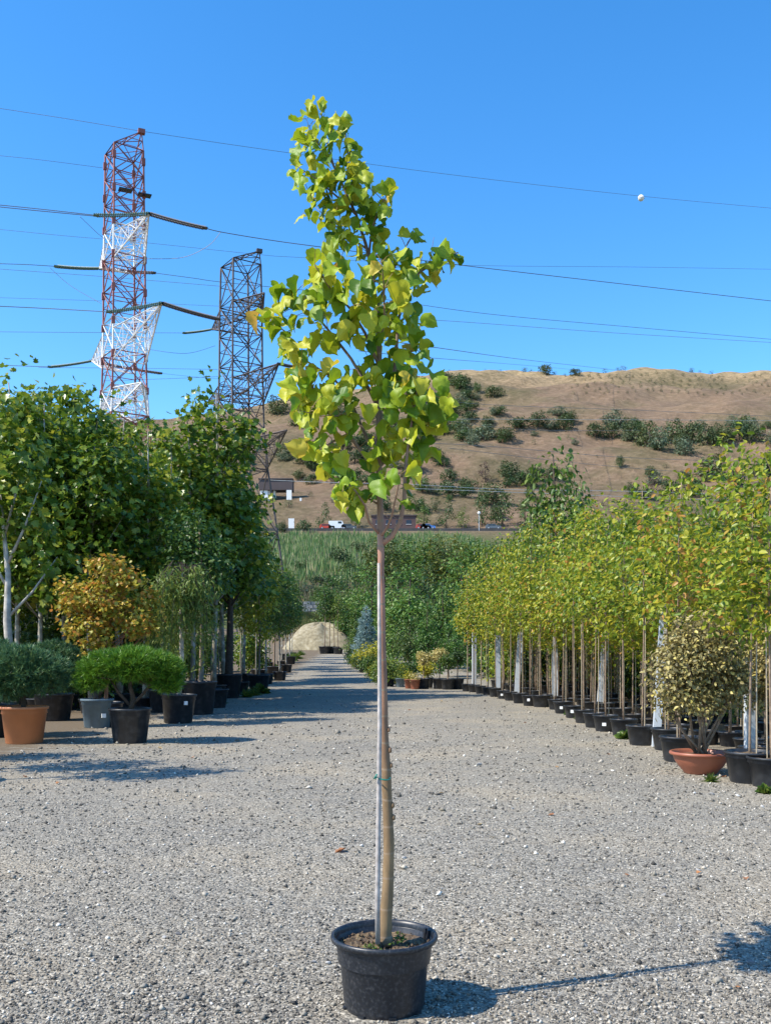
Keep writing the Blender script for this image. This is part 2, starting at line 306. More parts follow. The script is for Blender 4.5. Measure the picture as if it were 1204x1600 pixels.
grid('hillside', xh, np.concatenate([np.arange(104, 360, 4), np.arange(360, 720, 5), [740, 800, 900, 1200, 1700, 2500, 4000]]), M['hill'])
# road along the foot of the hill
mb = MB(); rx = np.arange(-300, 301, 10)
vs = [];
for x in rx:
    vs += [(x, 264, H(x, 264) + 0.75), (x, 274, H(x, 274) + 0.55), (x, 264, H(x, 264) - 0.6), (x, 274, H(x, 274) - 0.6)]
fs = [];
for i in range(len(rx) - 1):
    a = i * 4; b = a + 4
    fs += [(a, b, b + 1, a + 1), (a + 2, b + 2, b, a), (a + 1, b + 1, b + 3, a + 3)]
mb.add(vs, fs); o = mb.obj('road', M['asphalt']); o['kind'] = 'structure'

# ------------------------------------------------------------------ foliage generators
def leaf_tpl(kind):
    if kind == 'oval':
        v = [(0, .5, -.05), (0, 0, 0), (.27, .30, .07), (.24, .68, .05), (0, 1, -.12), (-.24, .68, .05), (-.27, .30, .07)]
    elif kind == 'lobed':
        v = [(0, .42, -.06), (0, 0, 0), (.22, .02, .06), (.52, .22, .10), (.33, .42, .04), (.46, .70, .05), (.20, .70, .0), (0, 1.02, -.10), (-.20, .70, .0), (-.46, .70, .05), (-.33, .42, .04), (-.52, .22, .10), (-.22, .02, .06)]
    elif kind == 'lance':
        v = [(0, .5, -.03), (0, 0, 0), (.11, .35, .04), (0, 1, -.15), (-.11, .35, .04)]
    else:
        v = [(0, 0, 0), (.36, .5, .08), (0, 1, -.08), (-.36, .5, .08)]
        return np.array(v), np.array([(0, 1, 2), (0, 2, 3)])
    k = len(v) - 1
    return np.array(v), np.array([(0, 1 + i, 1 + (i + 1) % k) for i in range(k)])
TPL = {k: leaf_tpl(k) for k in ('oval', 'lobed', 'lance', 'quad')}
def nrm(a): return a / np.maximum(1e-9, np.linalg.norm(a, axis=-1, keepdims=True))
def leaf_arrays(P, O, size, kind, rng, droop=0.4, jit=0.8):
    """P leaf positions, O outward directions -> verts, tris"""
    n = len(P); tv, tf = TPL[kind]
    up = np.array([0, 0, 1.0])
    N = nrm(O * 0.45 + up * 0.55 + rng.normal(0, jit * 0.6, (n, 3)))
    D = O * 0.6 - up * droop + rng.normal(0, 0.6, (n, 3)); D = nrm(D - N * np.sum(D * N, 1, keepdims=True)); B = np.cross(D, N)
    s = (size * rng.uniform(0.65, 1.2, n))[:, None, None]
    V = P[:, None, :] + s * (tv[None, :, 0:1] * B[:, None, :] + tv[None, :, 1:2] * D[:, None, :] + tv[None, :, 2:3] * N[:, None, :])
    T = tf[None] + (np.arange(n) * len(tv))[:, None, None]
    return V.reshape(-1, 3), T.reshape(-1, 3)
def crown_pts(rng, blobs, nclump, per, clump_r, shell=0.55):
    """clump centres in a union of ellipsoids (cx,cy,cz,rx,ry,rz), leaves gathered round each"""
    w = np.array([b[3] * b[4] * b[5] for b in blobs]) ** 0.75; w /= w.sum()
    bi = rng.choice(len(blobs), nclump, p=w); b = np.array(blobs)[bi]
    d = nrm(rng.normal(0, 1, (nclump, 3))); r = rng.uniform(shell ** 2, 1, nclump)[:, None] ** 0.5
    C = b[:, :3] + d * r * b[:, 3:]
    k = rng.poisson(per, nclump) + 1
    idx = np.repeat(np.arange(nclump), k)
    off = rng.normal(0, 1, (len(idx), 3)) * clump_r * np.array([1, 1, 0.75])
    P = C[idx] + off
    O = nrm(d[idx] * 0.7 + nrm(off) * 0.6 + 1e-6)
    return P, O, C
def trunk_mb(rng, h, r0, r1, centres, zmin, lean=0.03, limbs=24, n=7, limb_r=0.35):
    mb = MB(); k = 7
    pts = [Vector((lean * h * math.sin(3 * i / k + rng.uniform(0, .6)) * (i / k), lean * h * math.cos(2.3 * i / k + rng.uniform(0, .6)) * (i / k), h * i / k)) for i in range(k + 1)]
    pts[0] = Vector((0, 0, -0.03))
    mb.tube(pts, [r0 + (r1 - r0) * (i / k) ** 0.8 for i in range(k + 1)], n)
    if len(centres):
        sel = rng.choice(len(centres), min(limbs, len(centres)), replace=False)
        for i in sel:
            c = Vector(centres[i]); z0 = max(zmin, min(h * 0.93, c.z - 0.75 * math.hypot(c.x, c.y) - 0.05 * h)); t = z0 / h * k
            a = pts[int(min(k - 1, t))].lerp(pts[int(min(k - 1, t)) + 1], t - int(min(k - 1, t)))
            rr = (r0 + (r1 - r0) * (z0 / h) ** 0.8) * limb_r
            m_ = a.lerp(c, 0.5) + Vector((0, 0, -0.06 * (c - a).length)); mb.tube([a, m_, c], [rr, rr * 0.6, rr * 0.2], 4, False)
    return mb
def pot_profile(r, h, taper=0.78, rim=0.05, soil=0.12):
    rb = r * taper
    return [(rb * 0.96, 0), (rb, 0.012), (rb + (r - rb) * 0.80, h * 0.80), (rb + (r - rb) * 0.82 + 0.012, h * 0.805), (r * 0.97, h * (1 - rim * 1.6)), (r * 1.05, h * (1 - rim * 1.5)), (r * 1.06, h * (1 - rim * 0.3)), (r * 1.04, h), (r * 0.97, h), (r * 0.955, h * 0.97), (r * 0.93, h * (1 - soil) - 0.01)]
def pot_meshes(name, r, h, mat, n=28, taper=0.78, ribs=0, soil=0.12):
    rib = None
    if ribs:
        rib = lambda rr, z, a: rr * (1 + (0.018 if (math.sin(a * ribs) > 0.55) else 0.0)) if 0.01 < z < h * 0.82 else rr
        n = ribs * 10
    me = MB().lathe(pot_profile(r, h, taper, soil=soil), n, rib).mesh(name, mat, True)
    # faces at hard corners stay flat enough through the doubled rings
    rng = np.random.default_rng(int(r * 1000)); sb = MB(); rs = r * 0.935; rings = [0, .35, .7, 1.0]; vs = [(0, 0, h * (1 - soil) + 0.02)]; fs = []; m_ = 18
    for q in rings[1:]:
        for k in range(m_): a = 2 * math.pi * k / m_; vs.append((rs * q * math.cos(a), rs * q * math.sin(a), h * (1 - soil) + rng.uniform(-.012, .02) * (1 if q < 1 else 0)))
    for k in range(m_): fs.append((0, 1 + k, 1 + (k + 1) % m_))
    for j in range(2):
        for k in range(m_): fs.append((1 + j * m_ + k, 1 + (j + 1) * m_ + k, 1 + (j + 1) * m_ + (k + 1) % m_, 1 + j * m_ + (k + 1) % m_))
    sb.add(vs, fs); return me, sb.mesh('soil', M['soil'], True)
def needles(rng, blobs, ntuft, per, length, matname, shell=0.5, up=0.5, width=0.035):
    P, O, C = crown_pts(rng, blobs, ntuft, 0, 0.0, shell)
    n = len(P); P = np.repeat(P, per, 0); O = np.repeat(nrm(O + np.array([0, 0, up])), per, 0)
    D = nrm(O + rng.normal(0, 0.55, (n * per, 3))); S = nrm(np.cross(D, rng.normal(0, 1, (n * per, 3)))) * width * length * 1.6
    L = (length * rng.uniform(0.6, 1.15, n * per))[:, None]; base = P + D * L * 0.05 + rng.normal(0, 0.25 * length, P.shape) * 0.5
    V = np.stack([base - S, base + S, base + D * L], 1).reshape(-1, 3); T = np.arange(len(V)).reshape(-1, 3)
    # merge a tuft's needles into one island colour by sharing nothing: colour differs per needle, which reads as light and dark needles
    return trimesh('crown', V, T, M[matname]), C
def place(proto, name, label, cat, loc, rz=0.0, sc=1.0, group=None):
    """a thing: an Empty carrying copies (shared mesh) of every part of the prototype"""
    e = empty(name, loc, rz, sc); tag(e, label, cat, group)
    for p in proto:
        o = link(p[0], p[1], e, p[2] if len(p) > 2 else None)
    return e

# ------------------------------------------------------------------ the tall young tree in the black pot (middle of the drive)
D0 = 4.18
rng = np.random.default_rng(11); random.seed(4)
base = Vector(((600 - CX) / F * D0, D0, 0.0))
tree = empty('potted_linden_tree', base)
tag(tree, 'tall young tree with lime green leaves in a black pot standing alone on the gravel', 'potted tree')
def L(px, py, dd=0.0):
    return W(px, py, D0 + dd) - base
PR, PH = 0.222, 0.315
prof = [(0.168, 0.0), (0.172, 0.012), (0.176, 0.03), (0.193, 0.225), (0.200, 0.236), (0.204, 0.240), (0.209, 0.285), (0.212, 0.289), (0.229, 0.291), (0.2325, 0.297), (0.2335, 0.305), (0.231, 0.313), (0.225, 0.3155), (0.2165, 0.313), (0.2125, 0.300), (0.210, 0.285), (0.200, 0.20)]
pot = MB().lathe(prof, 72).obj('pot', M['pot_big'], tree, True)
for k in range(8):
    a = k * math.pi / 4 + 0.2; MB().box((0.155 * math.cos(a), 0.155 * math.sin(a), 0.004), (0.05, 0.03, 0.012), a).obj('pot_foot', M['pot_big'], pot)
for k in range(2):   # inner moulded ribs of the pot wall
    a = 0.35 + k * 0.16; MB().box((0.209 * math.cos(a), 0.209 * math.sin(a), 0.285), (0.012, 0.016, 0.05), a).obj('moulded_rib', M['pot_big'], pot)
# soil with lumps
sv, sf = [], []; m_ = 40; sv.append((0, 0, 0.272))
for j in range(1, 9):
    for k in range(m_):
        a = 2 * math.pi * k / m_; q = j / 8 * 0.206
        sv.append((q * math.cos(a), q * math.sin(a), 0.262 + (rng.uniform(-.010, .013) + 0.010 * math.sin(3 * a + j) + (0.012 if j < 3 else 0)) * (1 if j < 8 else 0)))
for k in range(m_): sf.append((0, 1 + k, 1 + (k + 1) % m_))
for j in range(7):
    for k in range(m_): sf.append((1 + j * m_ + k, 1 + (j + 1) * m_ + k, 1 + (j + 1) * m_ + (k + 1) % m_, 1 + j * m_ + (k + 1) % m_))
MB().add(sv, sf).obj('soil', M['soil'], tree)
# crumbs of soil and little weeds
cr = []; ct = []
for i in range(160):
    a, q = rng.uniform(0, 2 * math.pi), 0.2 * math.sqrt(rng.uniform(0, 1)); s = rng.uniform(.003, .011); c = np.array([q * math.cos(a), q * math.sin(a), 0.268 + s * .3])
    o6 = np.array([(1, 0, 0), (-1, 0, 0), (0, 1, 0), (0, -1, 0), (0, 0, 1), (0, 0, -1)]) * s * rng.uniform(.6, 1.2, (6, 1)) + c
    b_ = len(cr) * 6; cr.append(o6); ct += [(b_ + i_, b_ + j_, b_ + k_) for i_, j_, k_ in ((0, 2, 4), (2, 1, 4), (1, 3, 4), (3, 0, 4), (2, 0, 5), (1, 2, 5), (3, 1, 5), (0, 3, 5))]
link('soil_crumbs', trimesh('soil_crumbs', np.concatenate(cr), ct, M['soil']), tree, 'stuff')
wp = np.array([(-0.05 + rng.normal(0, .022), -0.08 + rng.normal(0, .02), 0.275 + rng.uniform(0, .012)) if i < 45 else (0.06 + rng.normal(0, .02), -0.0 + rng.normal(0, .03), 0.28 + rng.uniform(0, .02)) for i in range(110)])
wv, wt = leaf_arrays(wp, np.tile([0, 0, 1.0], (110, 1)), 0.016, 'oval', rng, -0.4)
link('weeds', trimesh('weeds', wv, wt, M['weed_green']), tree, 'stuff')
# trunk
TP = [(600, 1476), (600, 1462), (602, 1440), (606, 1380), (607, 1320), (605, 1250), (603, 1205), (600, 1150), (599, 1080), (597, 1010), (596, 940), (595, 880), (594.5, 845), (594, 800), (593, 760), (591, 700), (592, 640), (592, 590), (592, 540), (588, 480), (581, 425), (571, 380), (556, 335), (538, 295), (521, 258), (511, 222), (503, 185), (500, 160)]
TW = [15, 12.5, 10.0, 8.8, 8.4, 8.0, 7.6, 6.9, 6.2, 5.8, 5.4, 5.2, 5.8, 5.0, 5.0, 4.9, 4.7, 4.4, 4.0, 3.4, 2.9, 2.5, 2.1, 1.8, 1.5, 1.2, 0.9, 0.6]
pts = [L(*p) for p in TP]; rad = [w / 359.0 for w in TW]
P2, R2 = [], []
for i in range(len(pts) - 1):
    for q in (0, 1 / 3, 2 / 3):
        P2.append(pts[i].lerp(pts[i + 1], q) + Vector((random.uniform(-1, 1), random.uniform(-1, 1), 0)) * 0.0012); R2.append((rad[i] + (rad[i + 1] - rad[i]) * q) * random.uniform(0.965, 1.035))
P2.append(pts[-1]); R2.append(rad[-1])
trunk = MB().tube(P2, R2, 14).obj('trunk', M['trunk'], tree, True)
for (x, y, k_) in ((592.5, 1134, 3.4), (607, 1140, 3.6), (609, 1172, 4.2), (611, 1196, 3.6), (613.5, 1258, 4.2), (614.5, 1277, 4.2), (599, 1182, 2.6), (595, 1152, 2.6), (601, 1300, 2.8), (603, 1318, 2.8)):
    c = L(x, y); c.y -= 0.006; r_ = k_ / 359.0
    MB().tube([c + Vector((-r_ * .9, 0, -r_)), c + Vector((0, -r_ * .2, -r_ * .4)), c + Vector((0, 0, r_ * .5)), c + Vector((-r_ * .6, 0, r_ * 1.2))], [r_ * .3, r_ * .8, r_ * .8, r_ * .3], 7).obj('knot', M['trunk'], trunk, True)
# stake and tie
MB().tube([L(590, 1475, -.055), L(589.5, 1400, -.062), L(591.5, 1250, -.056), L(593, 1130, -.048), L(592.5, 1000, -.040), L(591.5, 880, -.03)], [4.0 / 359, 3.9 / 359, 3.7 / 359, 3.3 / 359, 2.8 / 359, 2.2 / 359], 8).obj('stake', plain('weathered_cane', (0.38, 0.34, 0.31), 0.85, 0.3, 30), tree, True)
tp = L(599, 1215); tring = [tp + Vector((0.031 * math.cos(a) - .003, -0.018 + 0.052 * math.sin(a), 0.003 * math.sin(2 * a))) for a in np.linspace(0, 2 * math.pi, 25)]
tb = MB().tube(tring, [0.0034] * 25, 6, False)
tb.tube([L(590, 1214, -.066), L(584, 1217, -.07), L(589, 1210, -.074)], [.0036] * 3, 6); tb.obj('tie', M['tie'], tree, True)
# branches (photo-plane outline, with depth offsets so that they spread all round)
BR = [
 ([(597, 850), (612, 838), (625, 815), (631, 785), (633, 730), (640, 680), (646, 640), (652, 600)], 4.6, -.06),
 ([(595, 838), (606, 822), (612, 805), (620, 770), (626, 740)], 2.6, -.14),
 ([(594, 836), (576, 815), (570, 790), (556, 768), (540, 752)], 2.8, -.10),
 ([(593, 765), (575, 720), (545, 680), (510, 635), (488, 605), (470, 575)], 3.6, -.05),
 ([(592, 700), (575, 690), (560, 655), (545, 620), (520, 590), (480, 565), (448, 520), (415, 495)], 3.0, .12),
 ([(592, 640), (572, 600), (548, 560), (525, 530), (500, 500), (470, 478), (440, 452)], 3.0, .03),
 ([(592, 640), (612, 610), (618, 560), (622, 500), (632, 455), (655, 425), (685, 408), (715, 394)], 3.4, .02),
 ([(591, 570), (570, 520), (545, 480), (515, 450), (492, 415)], 2.8, -.10),
 ([(588, 480), (605, 440), (625, 400), (642, 372)], 2.4, .10),
 ([(576, 400), (580, 360), (592, 325), (606, 302)], 2.0, -.04),
 ([(556, 335), (530, 310), (495, 280), (462, 258)], 1.9, -.06),
 ([(540, 300), (545, 260), (542, 225), (538, 192)], 1.8, .05),
 ([(592, 600), (620, 580), (645, 545), (658, 505)], 2.4, .16),
 ([(640, 680), (660, 660), (680, 640), (695, 625)], 2.2, -.10),
 ([(593, 730), (620, 700), (650, 700), (668, 712)], 2.0, .12),
 ([(545, 680), (520, 690), (495, 705), (478, 690)], 1.8, -.12),
 ([(560, 655), (530, 650), (500, 650), (465, 640)], 1.6, -.16),
 ([(521, 258), (505, 235), (488, 210), (478, 185)], 1.2, -.02),
 ([(575, 390), (545, 370), (515, 345), (490, 320)], 1.8, .08),
 ([(592, 540), (600, 500), (600, 450), (596, 410)], 2.2, -.16),
 ([(594, 790), (560, 770), (535, 760), (520, 740)], 1.8, .14),
]
bpts = []; bobj = []
for bi, (pl, w, dep) in enumerate(BR):
    n_ = len(pl); q = [L(px, py, dep * (i / (n_ - 1)) * 2.2) for i, (px, py) in enumerate(pl)]
    dense = []; dr = []
    for i in range(n_ - 1):
        for f in (0, .5): dense.append(q[i].lerp(q[i + 1], f)); t_ = (i + f) / (n_ - 1); dr.append(w / 359 * (1 - 0.72 * t_))
    dense.append(q[-1]); dr.append(w / 359 * .28)
    bobj.append(MB().tube(dense, dr, 7).obj('branch', M['trunk'], tree, True)); bpts.append(dense)
# leaves: sampled inside the crown outline of the tree
ROWS = [(150, 495, 506), (165, 478, 510), (180, 468, 512), (195, 466, 545), (215, 462, 550), (240, 455, 570), (260, 448, 572), (285, 455, 575), (310, 475, 612), (330, 480, 614), (350, 484, 600), (370, 510, 630), (390, 512, 648), (410, 484, 705), (430, 482, 685), (450, 440, 668), (470, 436, 660), (490, 410, 662), (510, 412, 660), (530, 420, 672), (550, 428, 675), (570, 438, 688), (590, 440, 690), (610, 445, 692), (640, 458, 702), (660, 456, 695), (690, 466, 668), (710, 490, 668), (740, 494, 642), (770, 520, 638), (790, 530, 636), (806, 548, 628)]
HOLES = [(545, 560, 34, 24), (512, 505, 15, 16), (450, 490, 12, 14), (623, 628, 12, 26), (556, 702, 26, 16), (617, 742, 14, 14), (660, 570, 14, 12), (664, 470, 12, 14), (500, 395, 14, 14), (500, 590, 14, 10), (570, 640, 12, 20), (655, 675, 12, 10), (470, 460, 10, 12), (560, 745, 18, 12), (675, 445, 10, 12), (655, 745, 14, 20), (520, 560, 22, 14), (640, 470, 8, 10), (610, 372, 10, 10), (640, 400, 10, 8), (505, 470, 14, 10)]
ry = np.array([r_[0] for r_ in ROWS]); rl = np.array([r_[1] for r_ in ROWS]); rr_ = np.array([r_[2] for r_ in ROWS])
def main_leaf(variant):
    rg = np.random.default_rng(50 + variant)
    # heart-shaped, shallowly three-lobed blade with coarse teeth, cupped along the midrib
    outl = [(0, 0), (.16, -.06), (.34, .0), (.47, .14), (.50, .30), (.43, .44), (.46, .56), (.34, .70), (.20, .82), (.09, .92), (0, 1.04)]
    outl = outl + [(-x, y) for x, y in outl[-2:0:-1]]
    cup = rg.uniform(0.35, 1.0) * (1 if variant % 4 else -.6); dr = rg.uniform(0.2, 1.0); tw = rg.uniform(-.4, .4); wav = rg.uniform(.06, .15)
    V = [];
    def zf(x, y): return cup * abs(x) ** 1.25 * 1.1 - dr * y * y * .55 + tw * x * y + wav * math.sin(9 * y + 5 * x) * abs(x) * 2 + .045 * math.cos(7 * math.atan2(x, y + .08)) * min(1, math.hypot(x, y) * 2)
    ring = [1.0, .55]
    V.append((0, .42, zf(0, .42)))
    for sc_ in ring[::-1]:
        for k, (x, y) in enumerate(outl):
            j = 1 + (rg.uniform(-.07, .07) if sc_ == 1 else 0); X, Y_ = x * sc_ * j, .42 + (y - .42) * sc_ * j; V.append((X, Y_, zf(X, Y_)))
    k = len(outl); T = []
    for i in range(k):
        a, b = 1 + i, 1 + (i + 1) % k; c, d = 1 + k + i, 1 + k + (i + 1) % k
        T += [(0, a, b), (a, c, d), (a, d, b)]
    return np.array(V), np.array(T)
LV = [trimesh('leaf', *main_leaf(v), M['lf_main'], True) for v in range(9)]
allb = [(bi, i, p) for bi, d_ in enumerate(bpts) for i, p in enumerate(d_) if i >= 2] + [(-1, i, p) for i, p in enumerate(P2) if p.z > 2.35]
BP = np.array([p for _, _, p in allb])
def add_leaf(target, par, size, sunny=None):
    i = int(np.argmin(np.sum((BP - np.array(target)) ** 2, 1))); bi, _, bpnt = allb[i]
    outd = (Vector(target) - Vector(bpnt)); rad_ = Vector((target[0], target[1], 0))
    o_ = (outd.normalized() * .5 + (rad_.normalized() if rad_.length > .01 else Vector((0, -1, 0))) * .5 + Vector((-.25, -.35, .2)) + Vector(rng.normal(0, .35, 3))).normalized()
    N = (o_ * .8 + Vector((0, 0, .30)) + Vector(rng.normal(0, .50, 3))).normalized()
    D = o_ * .35 + Vector((0, 0, -.85)) + Vector(rng.normal(0, .45, 3)); D = (D - N * D.dot(N)).normalized(); B = D.cross(N)
    mt = Matrix((B, D, N)).transposed().to_4x4(); s = size
    mt = Matrix.Translation(Vector(target) - D * s * .42) @ mt @ Matrix.Diagonal((s * rng.uniform(.85, 1.1), s, s, 1))
    lf = link('leaf', LV[int(rng.integers(len(LV)))], bobj[bi] if bi >= 0 else trunk); lf.matrix_local = mt
    return lf, bpnt, Vector(target) - D * s * .42
pet = MB(); small = []; cnt = 0; tries = 0; chosen = []; nbig = 0
for bi, d_ in enumerate(bpts):          # sprays of leaves along every branch
    k0 = max(2, int(len(d_) * .42))
    for i in range(k0, len(d_)):
        for rpt in range(1 if (i % 2 and i < len(d_) - 3) else 2):
            if nbig >= 262: break
            t_ = d_[i] + Vector(rng.normal(0, .026, 3)) + Vector((rng.choice((-1, 1)) * .026, -.012, -.012))
            if HY - (t_.z - CH) * 359 > 785 and abs(t_.x) < .11: continue
            if chosen and np.min(np.sum((np.array(chosen) - np.array(t_)) ** 2, 1)) < .026 ** 2: continue
            py_ = HY - (t_.z - CH) * 359; sz = (0.080 if py_ > 420 else 0.068) * rng.uniform(.6, 1.2)
            chosen.append(tuple(t_)); nbig += 1
            _, bp_, st = add_leaf(t_, None, sz); pet.tube([bp_, Vector(bp_).lerp(st, .5) + Vector((0, 0, .006)), st], [.0016, .0014, .0012], 4, False)
while cnt < 600 and tries < 60000:
    tries += 1
    y = rng.uniform(150, 808); a, b = np.interp(y, ry, rl), np.interp(y, ry, rr_); x = rng.uniform(400, 710)
    if not (a <= x <= b) or (y > 775 and 572 < x < 628): continue
    if any(((x - hx) / hr) ** 2 + ((y - hy) / hq) ** 2 < 1 for hx, hy, hr, hq in HOLES) and rng.random() < .93: continue
    wid = (b - a) / 2 / 359
    dd = float(np.clip(rng.normal(0, .55), -1, 1)) * min(.42, max(.06, wid * .8)); dd -= 0.03
    t_ = L(x, y, dd)
    # keep leaves near twigs and not piled on one another
    q = np.min(np.sum((BP - np.array(t_)) ** 2, 1)) ** .5
    if q > .13: 
        i = int(np.argmin(np.sum((BP - np.array(t_)) ** 2, 1))); t_ = Vector(BP[i]).lerp(t_, .125 / q)
    if chosen and np.min(np.sum((np.array(chosen) - np.array(t_)) ** 2, 1)) < .024 ** 2: continue
    chosen.append(tuple(t_)); cnt += 1
    sz = (0.074 if y > 420 else 0.066 if y > 260 else 0.056) * rng.uniform(.6, 1.2)
    if nbig < 300 and cnt % 4 == 0:
        nbig += 1
        _, bp_, st = add_leaf(t_, None, sz); pet.tube([bp_, Vector(bp_).lerp(st, .5) + Vector((0, 0, .006)), st], [.0016, .0014, .0012], 4, False)
    else: small.append((t_, sz))
for (x, y) in ((413, 497), (422, 512), (432, 522), (436, 540), (448, 532), (455, 552), (468, 556), (440, 458), (452, 470), (466, 480), (484, 424), (492, 434), (503, 446), (498, 420), (545, 775), (535, 785), (556, 790), (640, 765), (634, 785), (648, 740), (560, 778), (528, 768), (460, 640), (470, 655), (480, 690), (690, 640), (698, 628), (680, 620),
        (716, 398), (703, 402), (690, 412), (680, 405), (668, 430), (499, 158), (486, 172), (538, 192), (505, 172)):
    if y < 200: small.append((L(x, y), .05))
    else: small.append((L(x, y, .04), .075))
sv_, st_ = [], []; nb = 0
for t_, s in small:
    tv, tf = main_leaf(int(rng.integers(9))); o_ = nrm(np.array(t_) * np.array([1, 1, 0]) + np.array([-.1, -.15, .12]) + rng.normal(0, .1, 3))
    N = nrm(o_ * .8 + rng.normal(0, .35, 3) + np.array([0, 0, .4])); D = np.array([0, 0, -.9]) + rng.normal(0, .5, 3); D = nrm(D - N * D.dot(N)); B = np.cross(D, N)
    sv_.append(np.array(t_) + s * ((tv[:, 0:1]) * B + (tv[:, 1:2] - .42) * D + tv[:, 2:3] * N)); st_.append(tf + nb); nb += len(tv)
link('foliage', trimesh('foliage', np.concatenate(sv_), np.concatenate(st_), M['lf_main_i'], True), tree, 'stuff')
pet.obj('leaf_stalks', plain('leaf_stalk', (0.32, 0.20, 0.07), 0.5, 0.2), tree, True, 'stuff')
tw_ = MB()
for i in range(22):   # fine twigs and buds
    k = int(rng.integers(len(allb))); p_ = Vector(allb[k][2]); tw_.tube([p_, p_ + Vector(rng.normal(0, .04, 3)) + Vector((0, 0, .04))], [.0018, .0008], 4)
tw_.obj('twigs', M['trunk'], tree, True, 'stuff')

# ------------------------------------------------------------------ potted pines, maple and other trees along the left edge
def pine_proto(seed, blobs, matname, pot_r, pot_h, potmat, ribs, stems, ntuft=1500, nl=0.10):
    rg = np.random.default_rng(seed); pm, sm = pot_meshes('pot', pot_r, pot_h, potmat, 36, 0.80, ribs)
    cm, C = needles(rg, blobs, ntuft, 18, nl, matname, .5, .5, .045)
    tm = MB()
    for s_ in stems: tm.tube([Vector(p) for p in s_[0]], s_[1], 7)
    sel = rg.choice(len(C), 60, replace=False); top = Vector(stems[0][0][-1])
    for i in sel: c = Vector(C[i]); a = top + Vector((0, 0, rg.uniform(-.12, .1))); tm.tube([a, a.lerp(c, .5) + Vector((0, 0, -.04)), c], [.016, .011, .005], 4, False)
    return [('pot', pm), ('soil', sm), ('trunk', tm.mesh('trunk', M['dark_bark'], True)), ('crown', cm, 'stuff')]
b1 = [(-.12, 0, 1.20, .62, .60, .40), (.30, -.05, 1.16, .52, .5, .36), (-.35, .1, 1.05, .45, .5, .35), (.05, -.25, 1.25, .5, .4, .36), (-.15, -.3, .92, .30, .2, .16)]
place(pine_proto(1, b1, 'needle_blue', .37, .615, M['terracotta'], 0, [([(0, 0, .5), (-.02, 0, .75), (.05, 0, 1.0)], [.05, .042, .03])], 2000),
      'potted_pine', 'rounded bluish green pine in an orange terracotta coloured pot', 'potted pine', G(38, 1161))
b2 = [(0, 0, 1.33, .78, .6, .22), (-.45, 0, 1.18, .42, .42, .17), (.45, .05, 1.20, .45, .45, .2), (.1, -.3, 1.28, .5, .35, .2), (-.62, -.1, 1.02, .25, .25, .12), (.62, 0, 1.0, .25, .3, .14), (0, .2, 1.42, .4, .4, .17)]
e = place(pine_proto(2, b2, 'needle_green', .335, .58, M['black_pot'], 12, [([(0, 0, .48), (.06, 0, .72), (.0, 0, .95), (.05, 0, 1.15)], [.045, .045, .035, .02]), ([(.02, 0, .6), (-.2, 0, .85), (-.35, 0, 1.1)], [.03, .025, .015]), ([(.03, 0, .62), (.25, 0, .85), (.42, 0, 1.12)], [.03, .025, .015])], 2300, .11),
      'potted_pine', 'flat topped bright green pine in a ribbed black pot', 'potted pine', G(203, 1160.5))
b3 = [(-.30, 0, 1.02, .26, .26, .15), (.12, 0, 1.15, .34, .3, .18), (-.1, -.1, 1.2, .3, .3, .15)]
e = place(pine_proto(3, b3, 'needle_green', .31, .575, M['grey_pot'], 10, [([(0, 0, .48), (-.02, 0, .62), (-.12, 0, .9)], [.085, .075, .04]), ([(0, 0, .6), (.1, 0, .8), (.12, 0, 1.0)], [.06, .05, .03])], 800),
      'potted_pine', 'small pine with a stout pale trunk in a blue grey pot', 'potted pine', G(152, 1137))
MB().box((.20, -.24, .25), (.085, .02, .08), .7).obj('price_tag', M['tag'], e)
# a darker rounded pine half hidden behind the first, and two outside the picture on the left that throw their shade on the gravel
b4 = [(0, 0, 1.25, .7, .6, .5), (.3, 0, 1.0, .5, .5, .35)]
pp4 = pine_proto(4, b4, 'needle_blue', .42, .6, M['black_pot'], 12, [([(0, 0, .5), (.02, 0, .8), (0, 0, 1.1)], [.05, .042, .03])], 1600)
place(pp4, 'potted_pine', 'dark pine in a black pot squeezed behind the orange pot', 'potted pine', Gd(84, 21.2))
place(pp4, 'potted_pine', 'dark pine in a black pot next to the left side of the orange pot', 'potted pine', Gd(-12, 17.2), 1.0)
def tree_proto(seed, blobs, nclump, per, cr, size, kind, leaf, h, r0, r1, bark, zmin, pot=None, potmat='black_pot', limbs=24, droop=.4, shell=.5, lean=.02, ribs=0, limb_r=.35, stake=False, jit=.8):
    rg = np.random.default_rng(seed); P, O, C = crown_pts(rg, blobs, nclump, per, cr, shell)
    V, T = leaf_arrays(P, O, size, kind, rg, droop, jit)
    z0 = 0.0
    parts = []
    if pot:
        pm, sm = pot_meshes('pot', pot[0], pot[1], M[potmat], 24, .8, ribs); parts += [('pot', pm), ('soil', sm)]
    tm = trunk_mb(rg, h, r0, r1, C, zmin, lean, limbs, 8, limb_r)
    if pot: tm.v = [(x, y, max(z, pot[1] * .85)) for x, y, z in tm.v]
    parts += [('trunk', tm.mesh('trunk', M[bark], True)), ('crown', trimesh('crown', V, T, M[leaf]), 'stuff')]
    if stake: parts.append(('stake', MB().tube([(.05, -.05, .2), (.06, -.04, 2.0)], [.008, .007], 5).mesh('stake', M['cane'])))
    return parts
rs = np.random.default_rng(77)
